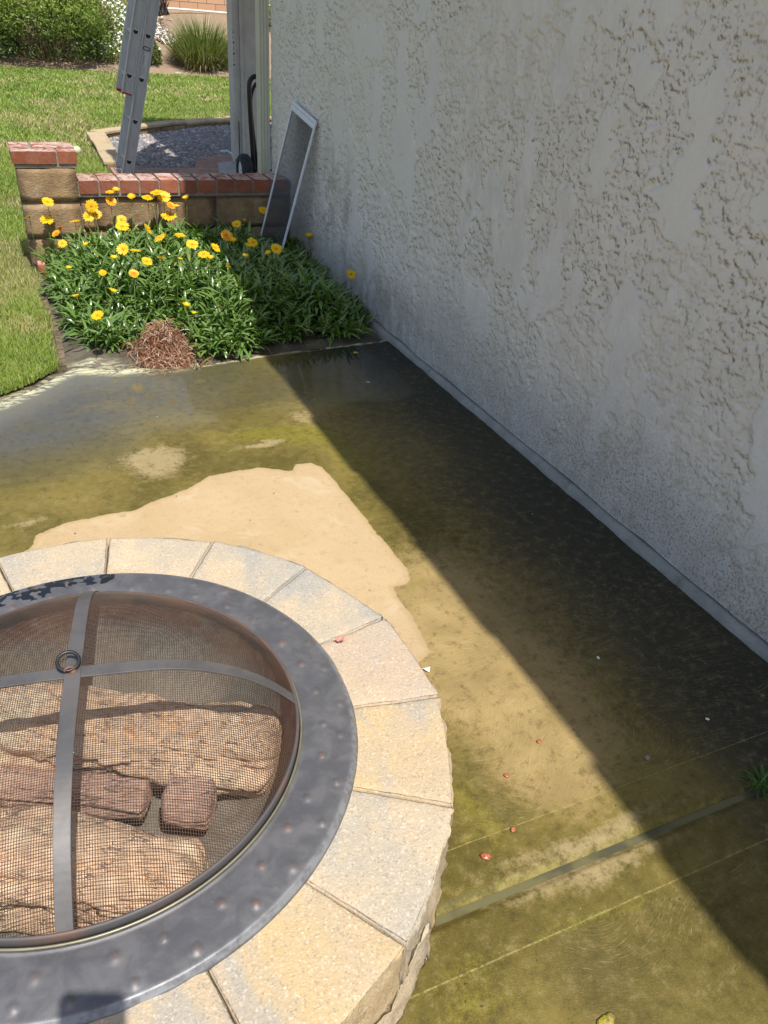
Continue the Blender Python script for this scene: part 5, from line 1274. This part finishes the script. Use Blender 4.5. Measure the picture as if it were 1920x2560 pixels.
# spiky shrub
n = 2600; u = rng.random(n)**.5; a = rng.uniform(0, 6.28, n); cx_, cy_ = 4.10, 18.05
o = empty('spiky_shrub', (cx_, cy_, 0), 'clump of tall spiky green blades in front of the bare slope', 'shrub')
bs = np.c_[cx_+.42*u*np.cos(a), cy_+.36*u*np.sin(a), hz(cx_+0*u, cy_-.25+0*u)+0*u]
s_ = mat_bush('spiky_leaf', (.06, .08, .02), (.20, .25, .05), (.55, .52, .24))
l_ = leaves('blades', bs, rng.uniform(.55, 1.15, n)*(1-.42*u*u), rng.uniform(.012, .022, n), 1.45-.75*u*rng.uniform(.3, 1, n), s_, 5, .5, .15, azi=a+rng.normal(0, .5, n), obovate=False)
l_.parent = o; l_.matrix_parent_inverse = o.matrix_basis.inverted()
n = 900; a = rng.uniform(0, 6.28, n); bs = np.c_[cx_+.44*np.cos(a)*rng.random(n)**.3, cy_+.36*np.sin(a), np.full(n, float(hz(cx_, cy_-.3)))+rng.uniform(0, .3, n)]
l_ = leaves('dead_blades', bs, rng.uniform(.15, .4, n), rng.uniform(.010, .018, n), rng.uniform(-.2, 1.3, n), mat_bush('straw', (.12, .08, .04), (.40, .32, .16)), 4, 1.4, .15, azi=a, obovate=False)
l_.parent = o; l_.matrix_parent_inverse = o.matrix_basis.inverted()
# dry pale plant
n = 260; a = rng.uniform(0, 6.28, n); px_ = 3.62+rng.normal(0, .10, n); t_ = rng.random(n); py_ = 19.0+t_*1.5; bs = np.c_[px_-.05*t_, py_, hz(px_, py_)+.02]
leaves('dried_plant', bs, rng.uniform(.10, .24, n), rng.uniform(.03, .06, n), rng.uniform(0, 1.2, n), mat_simple('bleached_leaf', (.62, .57, .50), .8, .3, 0, .25, 20), 4, 1.3, .4, kind=None, lab='bleached white withered plant trailing down the bare slope', cat='dead plant', azi=a)
n = 60; a = rng.uniform(0, 6.28, n); bs = np.c_[3.78+rng.normal(0, .10, n), 20.7+rng.normal(0, .08, n), np.full(n, float(hz(3.75, 20.7)))]
leaves('dark_shrub', bs, rng.uniform(.3, .7, n), rng.uniform(.03, .05, n), rng.uniform(.9, 1.5, n), mat_simple('dark_stalk', (.06, .045, .04), .8), 4, .3, .3, kind=None, lab='dark upright stalks in front of the block wall', cat='plant', azi=a, obovate=False)
# retaining wall, pipe
s = N('retaining_block'); tc = s.n('TexCoord').outputs['Object']; mp = s.n('Mapping'); s.put(mp.inputs[0], tc); mp.inputs['Rotation'].default_value = (R(90), 0, 0)
bt = s.n('TexBrick'); s.put(bt.inputs['Vector'], mp.outputs[0]); bt.inputs['Scale'].default_value = 1; bt.inputs['Brick Width'].default_value = .42; bt.inputs['Row Height'].default_value = .155; bt.inputs['Mortar Size'].default_value = .008
bt.inputs['Color1'].default_value = (.52, .30, .17, 1); bt.inputs['Color2'].default_value = (.60, .37, .22, 1); bt.inputs['Mortar'].default_value = (.20, .13, .08, 1)
s.out(bt.outputs[0], .9, s.bump(bt.outputs[1], -.7, .02))
o = MB().box((3.3, 21.55, .80), (12, 21.8, 1.75)).build('retaining_wall', s.m, bevel=.01); tag(o, 'orange tan block retaining wall at the top of the slope', 'retaining wall')
mb = MB(); pp = [(3.55, 21.2, 1.02), (3.9, 21.3, 1.085), (4.6, 21.35, 1.09), (5.6, 21.35, 1.08), (8, 21.35, 1.09)]
mb.tube(smooth_path(pp, 40), .022, 8); tag(mb.build('irrigation_pipe', mat_simple('white_pipe', (.74, .74, .72), .5), smooth=True), 'white pipe running along the foot of the retaining wall', 'pipe')
bush('shrub', (6.1, 20.3), (.35, .3, .5), 2500, MBu, 'dark shrub glimpsed between the post and the downspout', 11, .03, 20)
n = 40; a = rng.uniform(0, 6.28, n); xy = (5.06, 17.75)
bs = np.c_[xy[0]+rng.normal(0, .05, n), xy[1]+rng.normal(0, .05, n), np.full(n, float(hz(*xy)))]
o = leaves('flowering_plant', bs, rng.uniform(.05, .14, n), rng.uniform(.012, .02, n), rng.uniform(.6, 1.4, n), MBu, 3, .8, .2, kind=None, lab='small yellow flowering plant seen between the post and the downspout', cat='plant')
for dx, dz_ in ((-.02, .16), (.02, .12), (.0, .08)):
    c = bpy.data.objects.new('bloom', PM['open'][0]); COL.objects.link(c); c.parent = o; c.location = (xy[0]+dx, xy[1]-.08, float(hz(*xy))+dz_); c.scale = (.028,)*3; c.rotation_euler = (.9, 0, 0)
# stones at the lawn's far edge
for i, (x_, y_) in enumerate(((3.5, 17.62), (4.35, 17.66))):
    sc_ = .05; o = sphere_mb((0, 0, 0), 1, 8, .6).build('rock', mat_simple('pale_rock', (.45, .38, .30), .9, .2, 0, .2, 20, .6, 40) if i == 0 else bpy.data.materials['pale_rock'], smooth=True, loc=(x_, y_, float(hz(x_, y_)))); o.scale = (sc_*1.5, sc_, sc_)
    tag(o, ['small pale rock at the foot of the bare slope', 'small pale rock below the spiky shrub'][i], 'rock')

# ================================================================ THE PHONE TAKING THE PICTURE (its shadow falls on the rim)
C0 = np.array([0, 0, HC])-.024*r2+(.040-.080)*u2-.010*fwd
RP = np.stack([r2, u2, fwd], 1)
def rrect(w_, h_, r, k=6):
    o = []
    for cx_, cy_, a0 in ((w_-r, h_-r, 0), (-w_+r, h_-r, 90), (-w_+r, -h_+r, 180), (w_-r, -h_+r, 270)):
        for i in range(k+1): a = R(a0+90*i/k); o.append((cx_+r*math.cos(a), cy_+r*math.sin(a)))
    return o
ph = empty('phone', tuple(C0), 'dark phone in a rounded case held up over the fire pit', 'phone')
mb = MB(); mb.prism(rrect(.039, .080, .012), -.004, .0038, RP, C0); par(mb.build('case', mat_simple('phone_case', (.03, .03, .035), .5), bevel=.001), ph)
mb = MB(); mb.prism(rrect(.036, .077, .010), -.0046, -.0041, RP, C0); par(mb.build('display', mat_simple('phone_glass', (.01, .01, .012), .1)), ph)

# tiny dry debris on the patio
n = 420; x = rng.uniform(-.4, 1.5, n); y = rng.uniform(.2, 3.0, n); ok = (np.hypot(x-CX, y-CY) > .63) & (np.abs(y-.595) > .02); x, y = x[ok], y[ok]; n = len(x)
a = rng.uniform(0, 6.28, n); L = rng.uniform(.0008, .0035, n); W_ = L*rng.uniform(.2, .8, n)
c_, s_ = np.cos(a), np.sin(a); P = []
for i, j, h_ in ((-1, 0, .0012), (0, -1, .002), (1, 0, .0022), (0, 1, .0014)): P.append(np.stack([x+i*L*c_-j*W_*s_, y+i*L*s_+j*W_*c_, np.full(n, h_)+.001*rng.random(n)], 1))
me = lookmesh('debris', np.stack(P, 1).reshape(-1, 3), np.arange(n*4).reshape(-1, 4)); attr(me, 'rnd', np.repeat(rng.random(n), 4))
s = N('debris_bits', rough=.9); c = s.n('ValToRGB'); s.put(c.inputs[0], s.at('rnd')); c.color_ramp.elements[0].color = (.03, .02, .012, 1); c.color_ramp.elements[1].color = (.55, .48, .36, 1); e_ = c.color_ramp.elements.new(.6); e_.color = (.12, .07, .03, 1); s.out(c.outputs[0], .9)
tag(obj('debris', me, s.m), 'tiny dry leaf bits and grit scattered over the patio', 'debris', kind='stuff')
